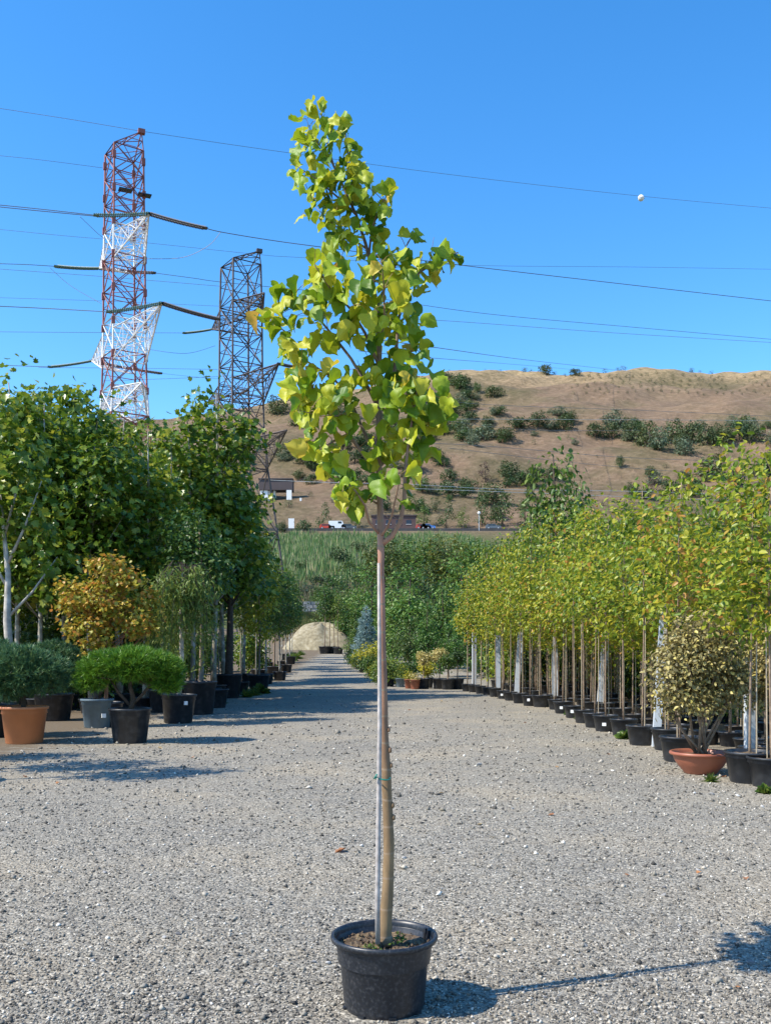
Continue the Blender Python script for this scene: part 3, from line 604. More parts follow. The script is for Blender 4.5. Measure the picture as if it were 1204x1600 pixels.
# weeping-branched standard and the pot with a white tag
wb = [(0, 0, 3.2, .55, .5, .3)]
def weeping_proto():
    rg = np.random.default_rng(9); tm = MB(); tw = MB(); tm.tube([(0, 0, .4), (.03, 0, 1.4), (-.02, 0, 2.4), (.0, 0, 3.2)], [.055, .05, .045, .035], 9)
    P = []; O = []
    for i in range(80):
        a = rg.uniform(0, 2 * math.pi); rr = rg.uniform(.1, .62) * (1 + .35 * math.sin(2 * a + 1)); z1 = rg.uniform(1.1, 2.9); zt = rg.uniform(2.55, 3.2); pts_ = []
        for t in np.linspace(0, 1, 9):
            r_ = rr * min(1, t * 2.2) ; z = zt + .3 * math.sin(min(1, t * 2.2) * 2.2) - (zt + .2 - z1) * max(0, t - .25) / .75; pts_.append(Vector((r_ * math.cos(a), r_ * math.sin(a), z)))
        tw.tube(pts_, [.008 - .006 * k / 8 for k in range(9)], 4, False)
        for p in pts_[3:]:
            for q in range(9): P.append(np.array(p) + rg.normal(0, .10, 3)); O.append((math.cos(a) * .4, math.sin(a) * .4, -.6))
    V, T = leaf_arrays(np.array(P), np.array(O), .15, 'lance', rg, .9)
    pm, sm = pot_meshes('pot', .36, .62, M['black_pot'], 28, .82, 0)
    return [('pot', pm), ('soil', sm), ('trunk', tm.mesh('trunk', M['white_bark'], True)), ('hanging_twigs', tw.mesh('hanging_twigs', M['dark_bark']), 'stuff'), ('crown', trimesh('crown', V, T, M['lf_weep']), 'stuff')]
wp_ = weeping_proto()
e = place(wp_, 'weeping_tree', 'weeping tree with pale trunk in a black pot with a white tag', 'potted tree', G(278, 1130))
e.rotation_euler = (0, R(2), R(20)); MB().box((.10, -.335, .44), (.075, .03, .08), .2).obj('price_tag', M['tag'], e)
place(wp_, 'weeping_tree', 'weeping tree standing behind the tagged black pot', 'potted tree', Gd(253, 24.0), 2.0, .92)
# japanese maple
mpb = [(.05, 0, 3.15, .42, .4, .38), (.5, -.1, 2.95, .32, .3, .22), (-.15, -.1, 2.65, .6, .5, .3), (.3, 0, 2.35, .75, .5, .3), (-.6, 0, 2.45, .42, .4, .16), (-.3, -.2, 2.0, .55, .45, .22), (.7, 0, 2.0, .35, .4, .2), (-.15, -.1, 1.6, .4, .4, .2), (-.75, 0, 2.85, .25, .25, .12), (.85, 0, 2.6, .2, .25, .12), (.2, -.1, 1.45, .3, .3, .12)]
place(tree_proto(21, mpb, 300, 12, .085, .085, 'lobed', 'lf_maple', 3.2, .05, .015, 'red_bark', .8, (.34, .5), limbs=60, droop=.15), 'potted_maple', 'orange and yellow leaved maple with reddish stems behind the pines', 'potted tree', Gd(165, 19.5))
# big-potted tree with a thick dark trunk
lb = [(-.1, 0, 4.4, 1.1, 1.0, .8), (-.5, 0, 5.4, 1.0, .9, .9), (.3, 0, 3.9, .8, .8, .4), (.2, 0, 6.2, .8, .8, .7)]
dark_tree = tree_proto(31, lb, 330, 9, .16, .16, 'oval', 'lf_green', 6.0, .16, .04, 'dark_bark', 2.6, (.43, .78), limbs=40)
place(dark_tree, 'potted_tree', 'tree with thick dark trunk in a large black pot beside the drive', 'potted tree', G(357, 1091))
place(tree_proto(32, [(0, 0, 3.6, .9, .8, .8), (-.2, 0, 4.4, .6, .6, .6)], 240, 9, .14, .13, 'oval', 'lf_green', 4.4, .05, .02, 'stem', 2.4, (.40, .80)), 'potted_tree', 'slim leafy tree in a tall black tub beside the tagged pot', 'potted tree', G(312, 1116))
yl = [(0, 0, 3.6, .85, .8, .65), (-.3, -.1, 2.7, .65, .6, .5), (.35, 0, 4.2, .5, .5, .4), (.1, 0, 2.2, .5, .5, .3)]
place(tree_proto(33, yl, 190, 9, .14, .13, 'oval', 'lf_yellow', 4.2, .06, .02, 'stem', 1.5, (.42, .62)), 'golden_tree', 'golden yellow leaved tree in a black pot at the edge of the drive', 'potted tree', G(404, 1080))
pu = [(0, 0, 3.6, .7, .7, 1.1), (0, 0, 5.0, .5, .5, .7)]
pup = tree_proto(34, pu, 190, 9, .16, .15, 'oval', 'lf_purple', 5.2, .06, .02, 'stem', 2.0, (.40, .55))
place(pup, 'purple_tree', 'dark purple leaved tree beside the golden tree', 'potted tree', Gd(428, 50))
sg = tree_proto(35, [(0, 0, 3.8, .9, .9, 1.2), (.2, 0, 5.2, .6, .6, .8)], 200, 9, .17, .16, 'oval', 'lf_green', 5.4, .05, .02, 'plane_bark', 2.2, (.38, .5))
ed = [(415, 44), (437, 47), (447, 54), (440, 60), (453, 64), (446, 70), (456, 74), (405, 47), (420, 58)]
for i, (px, d) in enumerate(ed):
    place(sg, 'potted_tree', 'leafy young potted tree at the far end of the left row', 'potted tree', Gd(px, d), rs.uniform(0, 6), float(rs.uniform(.75, 1.1)), 'young trees at the far end of the left row')
# young saplings that grow under the tall planes, thin pale stems
# tall plane trees massed on the left, built as four differing individuals and copied
planes = []
for k in range(4):
    rg = np.random.default_rng(100 + k); hh = 8.6
    bl = [(rg.normal(0, .25), rg.normal(0, .25), z, w, w, .75) for z, w in ((3.6, 1.25), (4.4, 1.45), (5.2, 1.45), (6.0, 1.3), (6.8, 1.05), (7.5, .75), (8.2, .38))] + [(rg.normal(0, .1), rg.normal(0, .1), 8.9, .12, .12, .45)]
    planes.append(tree_proto(110 + k, bl, 300, 11, .20, .185, 'lobed', 'lf_plane', 8.6, .085, .015, 'plane_bark', 2.6, (.34, .42), limbs=45, shell=.35, droop=.35, lean=.025))
    # thin leading shoot
PT = [(24, 24.2, 558), (62, 23.5, 590), (103, 25.0, 572), (142, 23.6, 612), (186, 26.0, 618), (226, 24.5, 640), (262, 27.5, 648), (300, 28.5, 606), (334, 30.0, 578), (350, 33.5, 640), (380, 45, 725),
      (-38, 24.5, 560), (-30, 27, 570), (2, 29, 575), (40, 30, 590), (84, 31, 600), (124, 32, 606), (160, 33, 625), (206, 31.5, 640), (246, 35, 655), 
      (405, 56, 850), (420, 66, 905), (60, 38, 610), (140, 40, 640), (220, 42, 660), (-90, 26, 560), (-70, 33, 560), (-120, 30, 560)]
ORDP = ('first', 'second', 'third', 'fourth', 'fifth', 'sixth', 'seventh', 'eighth', 'ninth', 'tenth', 'eleventh')
for i, (px, d, top) in enumerate(PT):
    p = Gd(px, d); h = CH + (HY - top) / F * d - p.z
    front = i < 11
    place(planes[i % 4], 'plane_tree', (ORDP[i] + ' tall plane tree of the front row counted from the whitish forked trunk') if front else 'tall plane tree standing deeper inside the dense leafy row', 'tree', p, rs.uniform(0, 6.28), h / 9.3,
          'front plane trees of the left row' if front else 'plane trees deeper in the left row')
# a paler branching trunk at the left edge
wt = MB(); q0 = Gd(20, 20.9)
wt.tube([(0, 0, 0), (-.05, 0, 1.2), (-.12, 0, 2.2), (-.1, 0, 3.2), (-.3, 0, 5.2)], [.10, .09, .085, .06, .02], 9)
for a, b in (((-.12, 0, 2.25), (.9, .2, 3.6)), ((-.1, 0, 2.9), (-.9, 0, 4.4)), ((-.12, 0, 3.4), (.7, -.2, 5.2)), ((-.2, 0, 4.0), (.25, 0, 5.8))): wt.tube([a, Vector(a).lerp(Vector(b), .5) + Vector((0, 0, -.1)), b], [.04, .028, .01], 6)
rg = np.random.default_rng(5); P, O, C = crown_pts(rg, [(.2, 0, 4.6, .9, .7, .9), (-.6, 0, 4.6, .7, .6, .9), (.1, 0, 5.9, .7, .7, .9), (.8, 0, 3.7, .4, .4, .35), (-.3, 0, 6.7, .45, .45, .7)], 120, 9, .2, .5)
V, T = leaf_arrays(P, O, .18, 'lobed', rg, .35)
place([('trunk', wt.mesh('trunk', M['white_bark'], True)), ('crown', trimesh('crown', V, T, M['lf_plane']), 'stuff')], 'plane_tree', 'plane tree with a whitish forked trunk above the round blue pine', 'tree', q0)
# thin bare nursery stems between the planes
thin = [('trunk', MB().tube([(0, 0, -.02), (.02, 0, 1.2), (-.02, .02, 2.4), (.03, 0, 3.6)], [.035, .03, .024, .012], 6).mesh('trunk', M['plane_bark'], True))]
rg = np.random.default_rng(8); P, O, C = crown_pts(rg, [(0, 0, 3.4, .5, .5, .7)], 45, 8, .14, .3); V, T = leaf_arrays(P, O, .14, 'oval', rg); thin.append(('crown', trimesh('crown', V, T, M['lf_plane']), 'stuff'))
for i in range(46):
    px, d = rs.uniform(-40, 430), rs.uniform(22, 44)
    if (px - CX) / F * d > -5.2: continue
    place(thin, 'nursery_sapling', 'thin pale stemmed sapling growing between the plane trees', 'sapling', Gd(px, d), rs.uniform(0, 6.28), float(rs.uniform(.75, 1.15)), 'thin saplings between the plane trees')
und = []
for k in range(2):
    rg = np.random.default_rng(330 + k); P, O, C = crown_pts(rg, [(0, 0, .9, .8, .8, .8), (.3, .1, 1.5, .5, .5, .6), (-.4, 0, 1.2, .5, .5, .6)], 130, 10, .16, .3); V, T = leaf_arrays(P, O, .15, 'oval', rg)
    tm = trunk_mb(rg, 1.2, .04, .01, C, .1, .02, 20); und.append([('stem', tm.mesh('stem', M['dark_bark'], True)), ('foliage', trimesh('foliage', V, T, M[('lf_dark', 'lf_plane')[k]]), 'stuff')])
for i in range(60):
    d = rs.uniform(25, 60); px = rs.uniform(-40, 420)
    if (px - CX) / F * d > -7.2: continue
    place(und[i % 2], 'undergrowth_bush', 'bushy undergrowth in the shade beneath the plane trees', 'bush', Gd(px, d), rs.uniform(0, 6.28), float(rs.uniform(.8, 1.5)), 'undergrowth beneath the plane trees')
# spare pots standing along the left edge
pb = pot_meshes('pot', .30, .42, M['black_pot'], 22); pbig = pot_meshes('pot', .36, .5, M['black_pot'], 22)
for i, (px, py, s) in enumerate([(336, 1106, 1.2), (376, 1084, 1.0), (366, 1078, 1.0), (386, 1066, .9), (420, 1056, 1.0), (432, 1052, .9), (411, 1064, .8), (328, 1100, 1.1)]):
    place([('pot', pb[0]), ('soil', pb[1])], 'plant_pot', 'black plant pot tucked between the trees at the left edge of the drive', 'pot', G(px, py), 0, s, 'black pots along the left edge')
# round-headed trees beyond the left side of the frame, whose shade falls across the gravel
rh = tree_proto(61, [(0, 0, 1.75, .55, .55, .45)], 120, 9, .12, .1, 'oval', 'lf_green', 1.9, .04, .02, 'stem', 1.2, (.33, .5))
for (x, y, s) in ((-5.6, 11.1, (.95, .95, 1.75)), (-6.6, 11.9, (1.0, 1.0, 1.7)), (-6.5, 13.4, (.9, .9, .95))):
    place(rh, 'potted_tree', 'small round headed tree in a black pot standing left of the orange pot', 'potted tree', (x, y, 0), rs.uniform(0, 6), s, 'round headed trees left of the orange pot')

# ------------------------------------------------------------------ rows of saplings on the right with white posts
saps = []
for k in range(5):
    rg = np.random.default_rng(200 + k)
    bl = [(rg.normal(0, .10), rg.normal(0, .10), z, w, w, .34) for z, w in ((2.15, .42), (2.5, .55), (2.9, .58), (3.3, .48), (3.7, .34), (4.1, .2))]
    saps.append(tree_proto(210 + k, bl, 95, 10, .13, .095, 'oval', 'lf_sap', 4.1, .017, .006, 'stem', 1.9, (.21, .27), limbs=26, shell=.3, droop=.6, lean=.012, stake=True))
front_px = [(1205, 1229, 1.25), (1171, 1222, 1.35), (1062, 1190, 1.3), (1044, 1172, 1.25), (1003, 1164, 1.2), (974, 1150, 1.15), (946, 1143, 1.15), (929, 1137, 1.1), (912, 1130, 1.05), (896, 1122, 1.05), (879, 1115, 1.1), (868, 1109, 1.0), (845, 1105, 1.2), (828, 1103, 1.1), (812, 1099, 1.1), (797, 1095, 1.0), (786, 1092, 1.0), (774, 1089, 1.1), (762, 1086, 1.0), (751, 1084, 1.05), (740, 1082, 1.05), (730, 1080.5, 1.05)]
ORD = ('first', 'second', 'third', 'fourth', 'fifth', 'sixth', 'seventh', 'eighth', 'ninth', 'tenth', 'eleventh', 'twelfth', 'thirteenth', 'fourteenth', 'fifteenth', 'sixteenth', 'seventeenth', 'eighteenth', 'nineteenth', 'twentieth')
for i, (px, py, s) in enumerate(front_px):
    p = G(px, py); h = float(rs.uniform(.92, 1.18)) * (.82 if i < 2 else .86 if i < 5 else 1)
    lb_ = ('slender sapling in a black pot cut by the right picture border' if i == 0 else 'slender sapling in a black pot just before the terracotta bowl') if i < 2 else ORD[i - 2] + ' potted sapling along the drive edge counted onward from the terracotta bowl'
    e = place(saps[i % 5], 'potted_sapling', lb_, 'potted tree', p, rs.uniform(0, 6.28), (1, 1, 1), 'front line of potted saplings on the right')
    e.scale = (1.05, 1.05, h * 1.05)
    for ch in e.children:
        if ch.name.split('.')[0] in ('pot', 'soil'): ch.scale = (s / 1.05, s / 1.05, s / h / 1.05)
    if i in (6, 9, 10, 13, 16):
        t_ = MB().box((0, -.215 * s / 1.05, .13 * s), (.07, .012, .06), 0).obj('price_tag', M['tag'], e); t_.rotation_euler = (0, 0, -e.rotation_euler.z - .35)
for row, (x0, hh) in enumerate(((5.2, .95), (6.1, .98), (7.1, 1.0), (8.3, 1.04), (9.6, 1.08))):
    y = 11.5 + row * 1.0
    while y < 41:
        x = x0 + rs.normal(0, .12) - (0.035 * max(0, y - 24))
        if x / y < .47 and not (row == 0 and y < 13):
            e = place(saps[int(rs.integers(5))], 'potted_sapling', 'slender sapling in the crowded rows behind the front line of pots', 'potted tree', (x, y, H(x, y)), rs.uniform(0, 6.28), 1.0, 'rear rows of potted saplings on the right')
            e.scale = (1.05, 1.05, hh * float(rs.uniform(.82, 1.14)) * float(np.interp(y, [11, 15, 20, 26], [.74, .80, .92, 1.0])))
        y += float(rs.uniform(.85, 1.25)) * (1 + row * .12)
# taller sapling poking above the rest at the right
tall = tree_proto(240, [(0, 0, 4.3, .4, .4, .5), (.05, 0, 5.0, .3, .3, .4), (0, 0, 3.5, .5, .5, .5)], 70, 9, .13, .12, 'oval', 'lf_sap', 5.0, .03, .008, 'stem', 2.8, (.2, .25), droop=.6)
for i, (px, d, top) in enumerate(((1140, 15.5, 690), (1196, 14.0, 720))):
    p = Gd(px, d); place(tall, 'potted_sapling', 'tall leading sapling poking above the right rows' if i == 0 else 'tall yellowish sapling just beside the gold shrub', 'potted tree', p, i, (CH + (HY - top) / F * d) / 5.3)
# posts: lapped steel angle uprights
POSTS = [(1173, 1196, 1030, 14), (1025, 1168, 944, 12), (937, 1112, 946, 9.5), (867, 1098, 957, 8.8), (807, 1088, 988, 8), (778, 1084, 993, 7), (741, 1078, 988, 6.5)]
for i, (px, py, top, w) in enumerate(POSTS):
    p = G(px, py); d = p.y; hgt = (py - top) / F * d; ww = w / F * d
    mb = MB(); a = .35
    t = .012
    prof_ = [(-ww / 2, 0), (ww / 2, 0), (ww / 2, ww * .75), (ww / 2 - t, ww * .75), (ww / 2 - t, t), (-ww / 2 + t, t), (-ww / 2 + t, ww * .75), (-ww / 2, ww * .75)]
    lx = {2: .08, 4: .06, 1: .06}.get(i, 0.0)
    vs = [(x, y_, 0.0) for x, y_ in prof_] + [(x + lx * hgt, y_, hgt) for x, y_ in prof_]; k = len(prof_)
    mb.add(vs, [(j, (j + 1) % k, k + (j + 1) % k, k + j) for j in range(k)] + [(k, k + 1, k + 4, k + 5), (k + 1, k + 2, k + 3, k + 4), (k + 5, k + 6, k + 7, k)])
    e = empty('steel_post', p, rs.uniform(-.15, .15)); tag(e, 'pale grey steel post beside the gold leaved shrub in the bowl' if i == 1 else 'pale grey steel post right behind the terracotta bowl' if i == 0 else 'pale grey steel post rising from the front line of sapling pots', 'post', None if i < 2 else 'pale posts among the front line of pots')
    mb.obj('upright', M['white_post'], e)
# shrub in the bowl
ep = [(0, 0, 1.45, .62, .5, .42), (-.32, 0, 1.25, .42, .42, .42), (.34, 0, 1.2, .40, .42, .42), (-.05, -.1, 1.75, .45, .4, .28), (-.5, 0, .98, .22, .3, .22), (.15, -.2, 1.1, .4, .3, .3), (-.2, -.2, .9, .3, .25, .2)]
rg = np.random.default_rng(300); P, O, C = crown_pts(rg, ep, 760, 11, .075, .45); V, T = leaf_arrays(P, O, .062, 'oval', rg, .25)
st = MB()
for i in range(9):
    a = i * .7; c = Vector(C[int(rg.integers(len(C)))]); b0 = Vector((.06 * math.cos(a), .06 * math.sin(a), .24)); st.tube([b0, b0.lerp(c, .4) + Vector((.05 * math.cos(a), .03, .0)), c], [.016, .013, .006], 6)
for i in rg.choice(len(C), 70, replace=False): c = Vector(C[i]); st.tube([(c.x * .25, c.y * .25, .75 + .3 * c.z * .3), c], [.008, .003], 4, False)
bowl = MB().lathe([(.19, 0), (.205, .012), (.215, .03), (.27, .09), (.32, .17), (.335, .215), (.345, .232), (.375, .236), (.382, .25), (.380, .268), (.365, .278), (.345, .274), (.335, .25), (.31, .2)], 44).mesh('pot', M['bowl'], True)
so_ = MB().add([(0, 0, .25)] + [(.335 * math.cos(a), .335 * math.sin(a), .225) for a in np.linspace(0, 2 * math.pi, 24, endpoint=False)], [(0, 1 + k, 1 + (k + 1) % 24) for k in range(24)]).mesh('soil', M['soil'])
e = place([('pot', bowl), ('soil', so_), ('trunk', st.mesh('trunk', M['stem'], True)), ('crown', trimesh('crown', V, T, M['lf_elae']), 'stuff')], 'potted_shrub', 'olive gold leaved shrub with many stems in a wide terracotta bowl', 'potted shrub', G(1094, 1209), .6, 1.0); e.children[3].scale = (1.15, 1.15, 1.06)
e2 = place([('pot', pb[0]), ('soil', pb[1]), ('trunk', st.mesh('trunk', M['stem'], True)), ('crown', trimesh('crown', V, T, M['lf_elae']), 'stuff')], 'potted_shrub', 'second olive gold shrub cut by the right edge, beyond the terracotta bowl', 'potted shrub', Gd(1232, 12.6), 2.4, .95)
# low green growth between and behind the stems on the right
bushes = []
for k in range(3):
    rg = np.random.default_rng(320 + k); P, O, C = crown_pts(rg, [(0, 0, .55, .6, .6, .5), (.3, .1, .8, .4, .4, .4), (-.3, 0, .7, .45, .4, .4)], 120, 9, .12, .3); V, T = leaf_arrays(P, O, .11, 'oval', rg)
    tm = trunk_mb(rg, .6, .03, .01, C, .1, .02, 20); bushes.append([('stem', tm.mesh('stem', M['stem'], True)), ('foliage', trimesh('foliage', V, T, M[('lf_dark', 'lf_green', 'lf_sap')[k]]), 'stuff')])
for i in range(80):
    y = rs.uniform(13, 44) if i < 44 else rs.uniform(28, 52); x = rs.uniform(7.0, 12.0) if i < 44 else rs.uniform(5.6, 13.0) - .035 * max(0, y - 24)
    if x / y > .46: continue
    place(bushes[i % 3], 'leafy_bush', 'low leafy bush growing between the sapling stems on the right', 'bush', (x, y, H(x, y)), rs.uniform(0, 6.28), (float(rs.uniform(.9, 1.5)),) * 2 + (float(rs.uniform(1.2, 2.2)),), 'bushes between the right rows')

# ------------------------------------------------------------------ plants of the middle ground
def bg_proto(seed, blobs, nc, per, cr, size, leaf, h, r0, bark='dark_bark', kind='oval', shell=.45):
    return tree_proto(seed, blobs, nc, per, cr, size, kind, leaf, h, r0, r0 * .25, bark, h * .15, None, limbs=30, shell=shell)
# unit trees about 6 m tall
round_a = bg_proto(401, [(0, 0, 3.2, 2.2, 2.0, 1.6), (-.9, 0, 2.2, 1.5, 1.4, 1.2), (1.0, 0, 2.4, 1.5, 1.4, 1.2), (.2, 0, 4.6, 1.5, 1.4, 1.2)], 125, 20, .27, .24, 'lf_green', 4.5, .12)
round_b = bg_proto(402, [(0, 0, 3.0, 2.0, 2.0, 1.8), (-.8, 0, 2.0, 1.6, 1.4, 1.4), (.9, 0, 2.0, 1.6, 1.4, 1.4), (0, 0, 4.7, 1.2, 1.2, 1.1)], 125, 20, .27, .24, 'lf_dark', 4.5, .12)
cone_c = bg_proto(403, [(0, 0, z, w, w, .8) for z, w in ((.9, 1.7), (1.8, 1.55), (2.7, 1.3), (3.6, 1.05), (4.5, .75), (5.4, .42))], 120, 20, .22, .2, 'lf_green', 5.5, .1)
tall_d = bg_proto(404, [(0, 0, z, w, w, .8) for z, w in ((1.6, .9), (2.4, 1.2), (3.2, 1.3), (4.0, 1.2), (4.8, .9), (5.5, .5))], 100, 22, .22, .2, 'lf_green', 5.6, .1)
gold_b = bg_proto(405, [(0, 0, 1.0, .8, .8, .7), (.3, 0, 1.5, .5, .5, .5)], 90, 9, .16, .14, 'lf_yellow', 1.2, .04)
def recolour(proto, leaf):
    r_ = []
    for p in proto:
        if p[0] == 'crown': me = p[1].copy(); me.materials[0] = M[leaf]; r_.append(('crown', me, 'stuff'))
        else: r_.append(p)
    return r_
ALT = {'a': ('broad_tree', 'broad olive green tree in the thicket beyond the drive', 'tree', 'broad olive trees of the thicket', recolour(round_a, 'lf_olive')), 'b': ('bright_tree', 'fresh green bushy tree in the thicket beyond the drive', 'tree', 'fresh green trees of the thicket', recolour(round_b, 'lf_bright')),
       'c': ('conical_tree', 'bright green conical tree standing in front of the thicket', 'tree', 'bright conical trees before the thicket', recolour(cone_c, 'lf_bright'))}
KIND = {'a': (round_a, 'broad_tree', 'broad mid green tree in the thicket beyond the drive', 'tree', 'broad green trees of the thicket'), 'b': (round_b, 'dark_tree', 'dark green bushy tree in the thicket beyond the drive', 'tree', 'dark green trees of the thicket'),
        'c': (cone_c, 'conical_tree', 'fresh green conical tree standing in front of the thicket', 'tree', 'conical trees before the thicket'), 'd': (tall_d, 'upright_tree', 'upright leafy tree rising behind the right sapling rows', 'tree', 'upright trees behind the right rows')}
MID = [ # kind, px, depth, top row, width px
 ('d', 868, 44, 680, 130), ('d', 905, 47, 735, 90), ('d', 960, 40, 790, 100), ('d', 830, 50, 780, 80), ('d', 1010, 36, 800, 110), ('d', 1075, 33, 810, 110), ('d', 780, 56, 830, 80),
 ('c', 640, 62, 872, 110), ('c', 690, 58, 900, 90), ('c', 735, 55, 890, 90), ('c', 612, 70, 905, 70), ('c', 668, 48, 930, 60), ('c', 775, 48, 900, 80),
 ('b', 580, 84, 890, 90), ('b', 545, 100, 876, 100), ('b', 620, 92, 868, 100), ('b', 670, 88, 862, 110), ('b', 720, 84, 858, 110), ('b', 770, 78, 850, 110), ('a', 600, 112, 838, 110), ('a', 650, 118, 836, 120), ('a', 700, 116, 834, 120),
 ('a', 755, 108, 832, 120), ('a', 810, 96, 826, 120), ('b', 860, 90, 815, 120), ('b', 925, 84, 810, 130), ('a', 990, 80, 800, 130), ('b', 1060, 76, 790, 130), ('a', 1130, 70, 790, 140), ('a', 1200, 64, 780, 150), ('b', 1270, 60, 780, 150),
 ('b', 528, 104, 900, 60), ('a', 560, 92, 920, 60), ('b', 537, 92, 935, 50), ('c', 556, 80, 950, 46), ('b', 600, 76, 940, 60), ('b', 640, 58, 960, 60), ('b', 700, 50, 965, 60), ('a', 500, 112, 905, 50), ('b', 660, 150, 838, 130), ('a', 740, 150, 836, 130), ('b', 820, 150, 832, 130), ('a', 900, 150, 826, 140), ('b', 990, 140, 815, 140), ('a', 1080, 140, 806, 150), ('b', 1180, 140, 800, 160)]
for mi, (k, px, d, top, wpx) in enumerate(MID):
    pr, nm, lb_, ct_, gp = KIND[k]
    if k in ALT and mi % 2: nm, lb_, ct_, gp, pr = ALT[k]
    if mi == 0: lb_, gp = 'tallest upright leafy tree rising above the right sapling rows', None
    top += float(rs.uniform(-16, 20)) if d > 70 else 0; wpx *= float(rs.uniform(.75, 1.15)) if d > 70 else 1
    p = Gd(px, d); h = CH + (HY - top) / F * d - p.z
    wm = {'a': 4.6, 'b': 4.6, 'c': 3.6, 'd': 2.9}[k]; hm = {'a': 5.8, 'b': 5.8, 'c': 6.0, 'd': 6.1}[k]
    e = place(pr, nm, lb_, ct_, p, rs.uniform(0, 6.28), 1.0, gp); sx = wpx / F * d / wm; e.scale = (sx, sx, max(.3, h / hm))
# along the right edge of the far drive: small shrubs, blue spruce, golden shrub, standards with pale heads
rg = np.random.default_rng(500)
spb = [(0, 0, .5 + .5 * i, .95 - .15 * i, .95 - .15 * i, .26) for i in range(6)]
nm_, C = needles(rg, spb, 900, 9, .22, 'spruce', .3, .1, .05)
place([('trunk', MB().tube([(0, 0, 0), (0, 0, 3.3)], [.07, .015], 7).mesh('trunk', M['dark_bark'], True)), ('crown', nm_, 'stuff')], 'blue_spruce', 'silvery blue spruce beside the far end of the drive', 'tree', Gd(572, 62), 0, 1.15)
place([('pot', pb[0]), ('soil', pb[1])] + gold_b, 'golden_shrub', 'bright yellow shrub in a pot below the blue spruce', 'potted shrub', Gd(574, 55), 0, .9)
small_b = [[('pot', pot_meshes('pot', .26, .3, M['black_pot'], 18)[0])] + b_ for b_ in bushes]
sh = [(549, 66), (554, 60), (560, 58), (566, 54), (581, 50), (588, 46), (597, 43), (606, 41), (616, 44), (626, 46), (640, 46), (600, 50), (586, 56), (612, 50), (560, 66)]
for i, (px, d) in enumerate(sh):
    place(small_b[i % 3], 'potted_shrub', 'small leafy shrub in a black pot along the curve of the far drive', 'potted shrub', Gd(px, d), rs.uniform(0, 6), float(rs.uniform(.7, 1.15)), 'small shrubs along the curve of the drive')
def standard(seed, leaf, hz, rr):
    return tree_proto(seed, [(0, 0, hz, rr, rr, rr * .9)], 90, 9, .07, .075, 'oval', leaf, hz, .028, .015, 'stem', hz - rr, (.27, .42), shell=.6)
place(standard(511, 'lf_pale', 1.22, .26), 'standard_shrub', 'ball headed yellow variegated standard with a lower golden tuft beside it', 'potted shrub', G(661, 1076.5))
place(standard(512, 'lf_pale', 1.36, .30), 'standard_shrub', 'cream ball headed standard, larger of the two pale heads', 'potted shrub', G(686, 1076.5))
place(standard(513, 'lf_green', 1.15, .26), 'standard_shrub', 'green headed standard in a tagged black pot beside the pale standards', 'potted shrub', G(699, 1077.5))
place(standard(514, 'lf_yellow', .8, .30), 'standard_shrub', 'low golden shrub in a black pot below the pale ball heads', 'potted shrub', G(667, 1075))
place(standard(515, 'lf_dark', 1.3, .22), 'standard_shrub', 'dark leaved standard at the inner corner of the sapling rows', 'potted shrub', G(714, 1077))
for i, (px, py, mt_) in enumerate(((625, 1074, 'grey_pot'), (639, 1076, 'bowl'), (648, 1077, 'bowl'))):
    pm, sm = pot_meshes('pot', .2, .38, M[mt_], 20); V, T = leaf_arrays(*crown_pts(np.random.default_rng(i), [(0, 0, .5, .2, .2, .18)], 25, 8, .06)[:2], .06, 'oval', np.random.default_rng(i)); 
    place([('pot', pm), ('soil', sm), ('foliage', trimesh('foliage', V, T, M[('lf_green', 'lf_yellow', 'lf_pale')[i]]), 'stuff')], 'potted_flower', ('grey pot with a low green plant at the bend of the drive', 'orange pot with a yellow plant at the bend of the drive', 'orange pot with a pale plant beside the yellow one')[i], 'potted plant', G(px, py))
# gravel heap at the end of the drive
def heap(cx, cy, rx, ry_, h, seed):
    rg = np.random.default_rng(seed); vs, fs = [], []; nr, na = 14, 40
    for j in range(nr + 1):
        for k in range(na):
            a = 2 * math.pi * k / na; q = j / nr; rr = q * (1 + .08 * math.sin(3 * a + seed) + .05 * math.sin(7 * a)); x, y = cx + rx * rr * math.cos(a), cy + ry_ * rr * math.sin(a)
            vs.append((x, y, H(x, y) - .1 + h * (1 - q ** 2.6) * (1 + .1 * math.sin(4 * a + 5 * q)) + rg.uniform(-.05, .05)))
    for j in range(nr):
        for k in range(na): fs.append((j * na + k, (j + 1) * na + k, (j + 1) * na + (k + 1) % na, j * na + (k + 1) % na))
    return MB().add(vs, fs)
hp = Gd(500, 93); o = heap(hp.x, hp.y, 3.6, 4.2, 2.35, 3).obj('gravel_heap', M['heap'], None, True); tag(o, 'pale sandy gravel heap at the end of the drive', 'gravel heap')
# low ruined stone wall behind the heap
wall = empty('stone_wall', Gd(488, 104)); tag(wall, 'low grey stone wall ruin on the bank above the gravel heap', 'wall')
stm = plain('wall_stone', (0.34, 0.32, 0.29), 0.9, .3, 3, bump=.4); wz = (HY - 950) / F * 104 + CH - wall.location.z
for r_ in range(3):
    for c_ in range(6):
        MB().box((-2.2 + c_ * .8 + (r_ % 2) * .3, rs.uniform(-.05, .05), wz + r_ * .36 - .2), (.76, .5, .33), rs.uniform(-.06, .06)).obj('stone', stm, wall)
MB().box((-.1, .1, (wz - .4) / 2 - .4), (5.6, .8, wz + .2)).obj('earth_bank', M['hill'], wall)
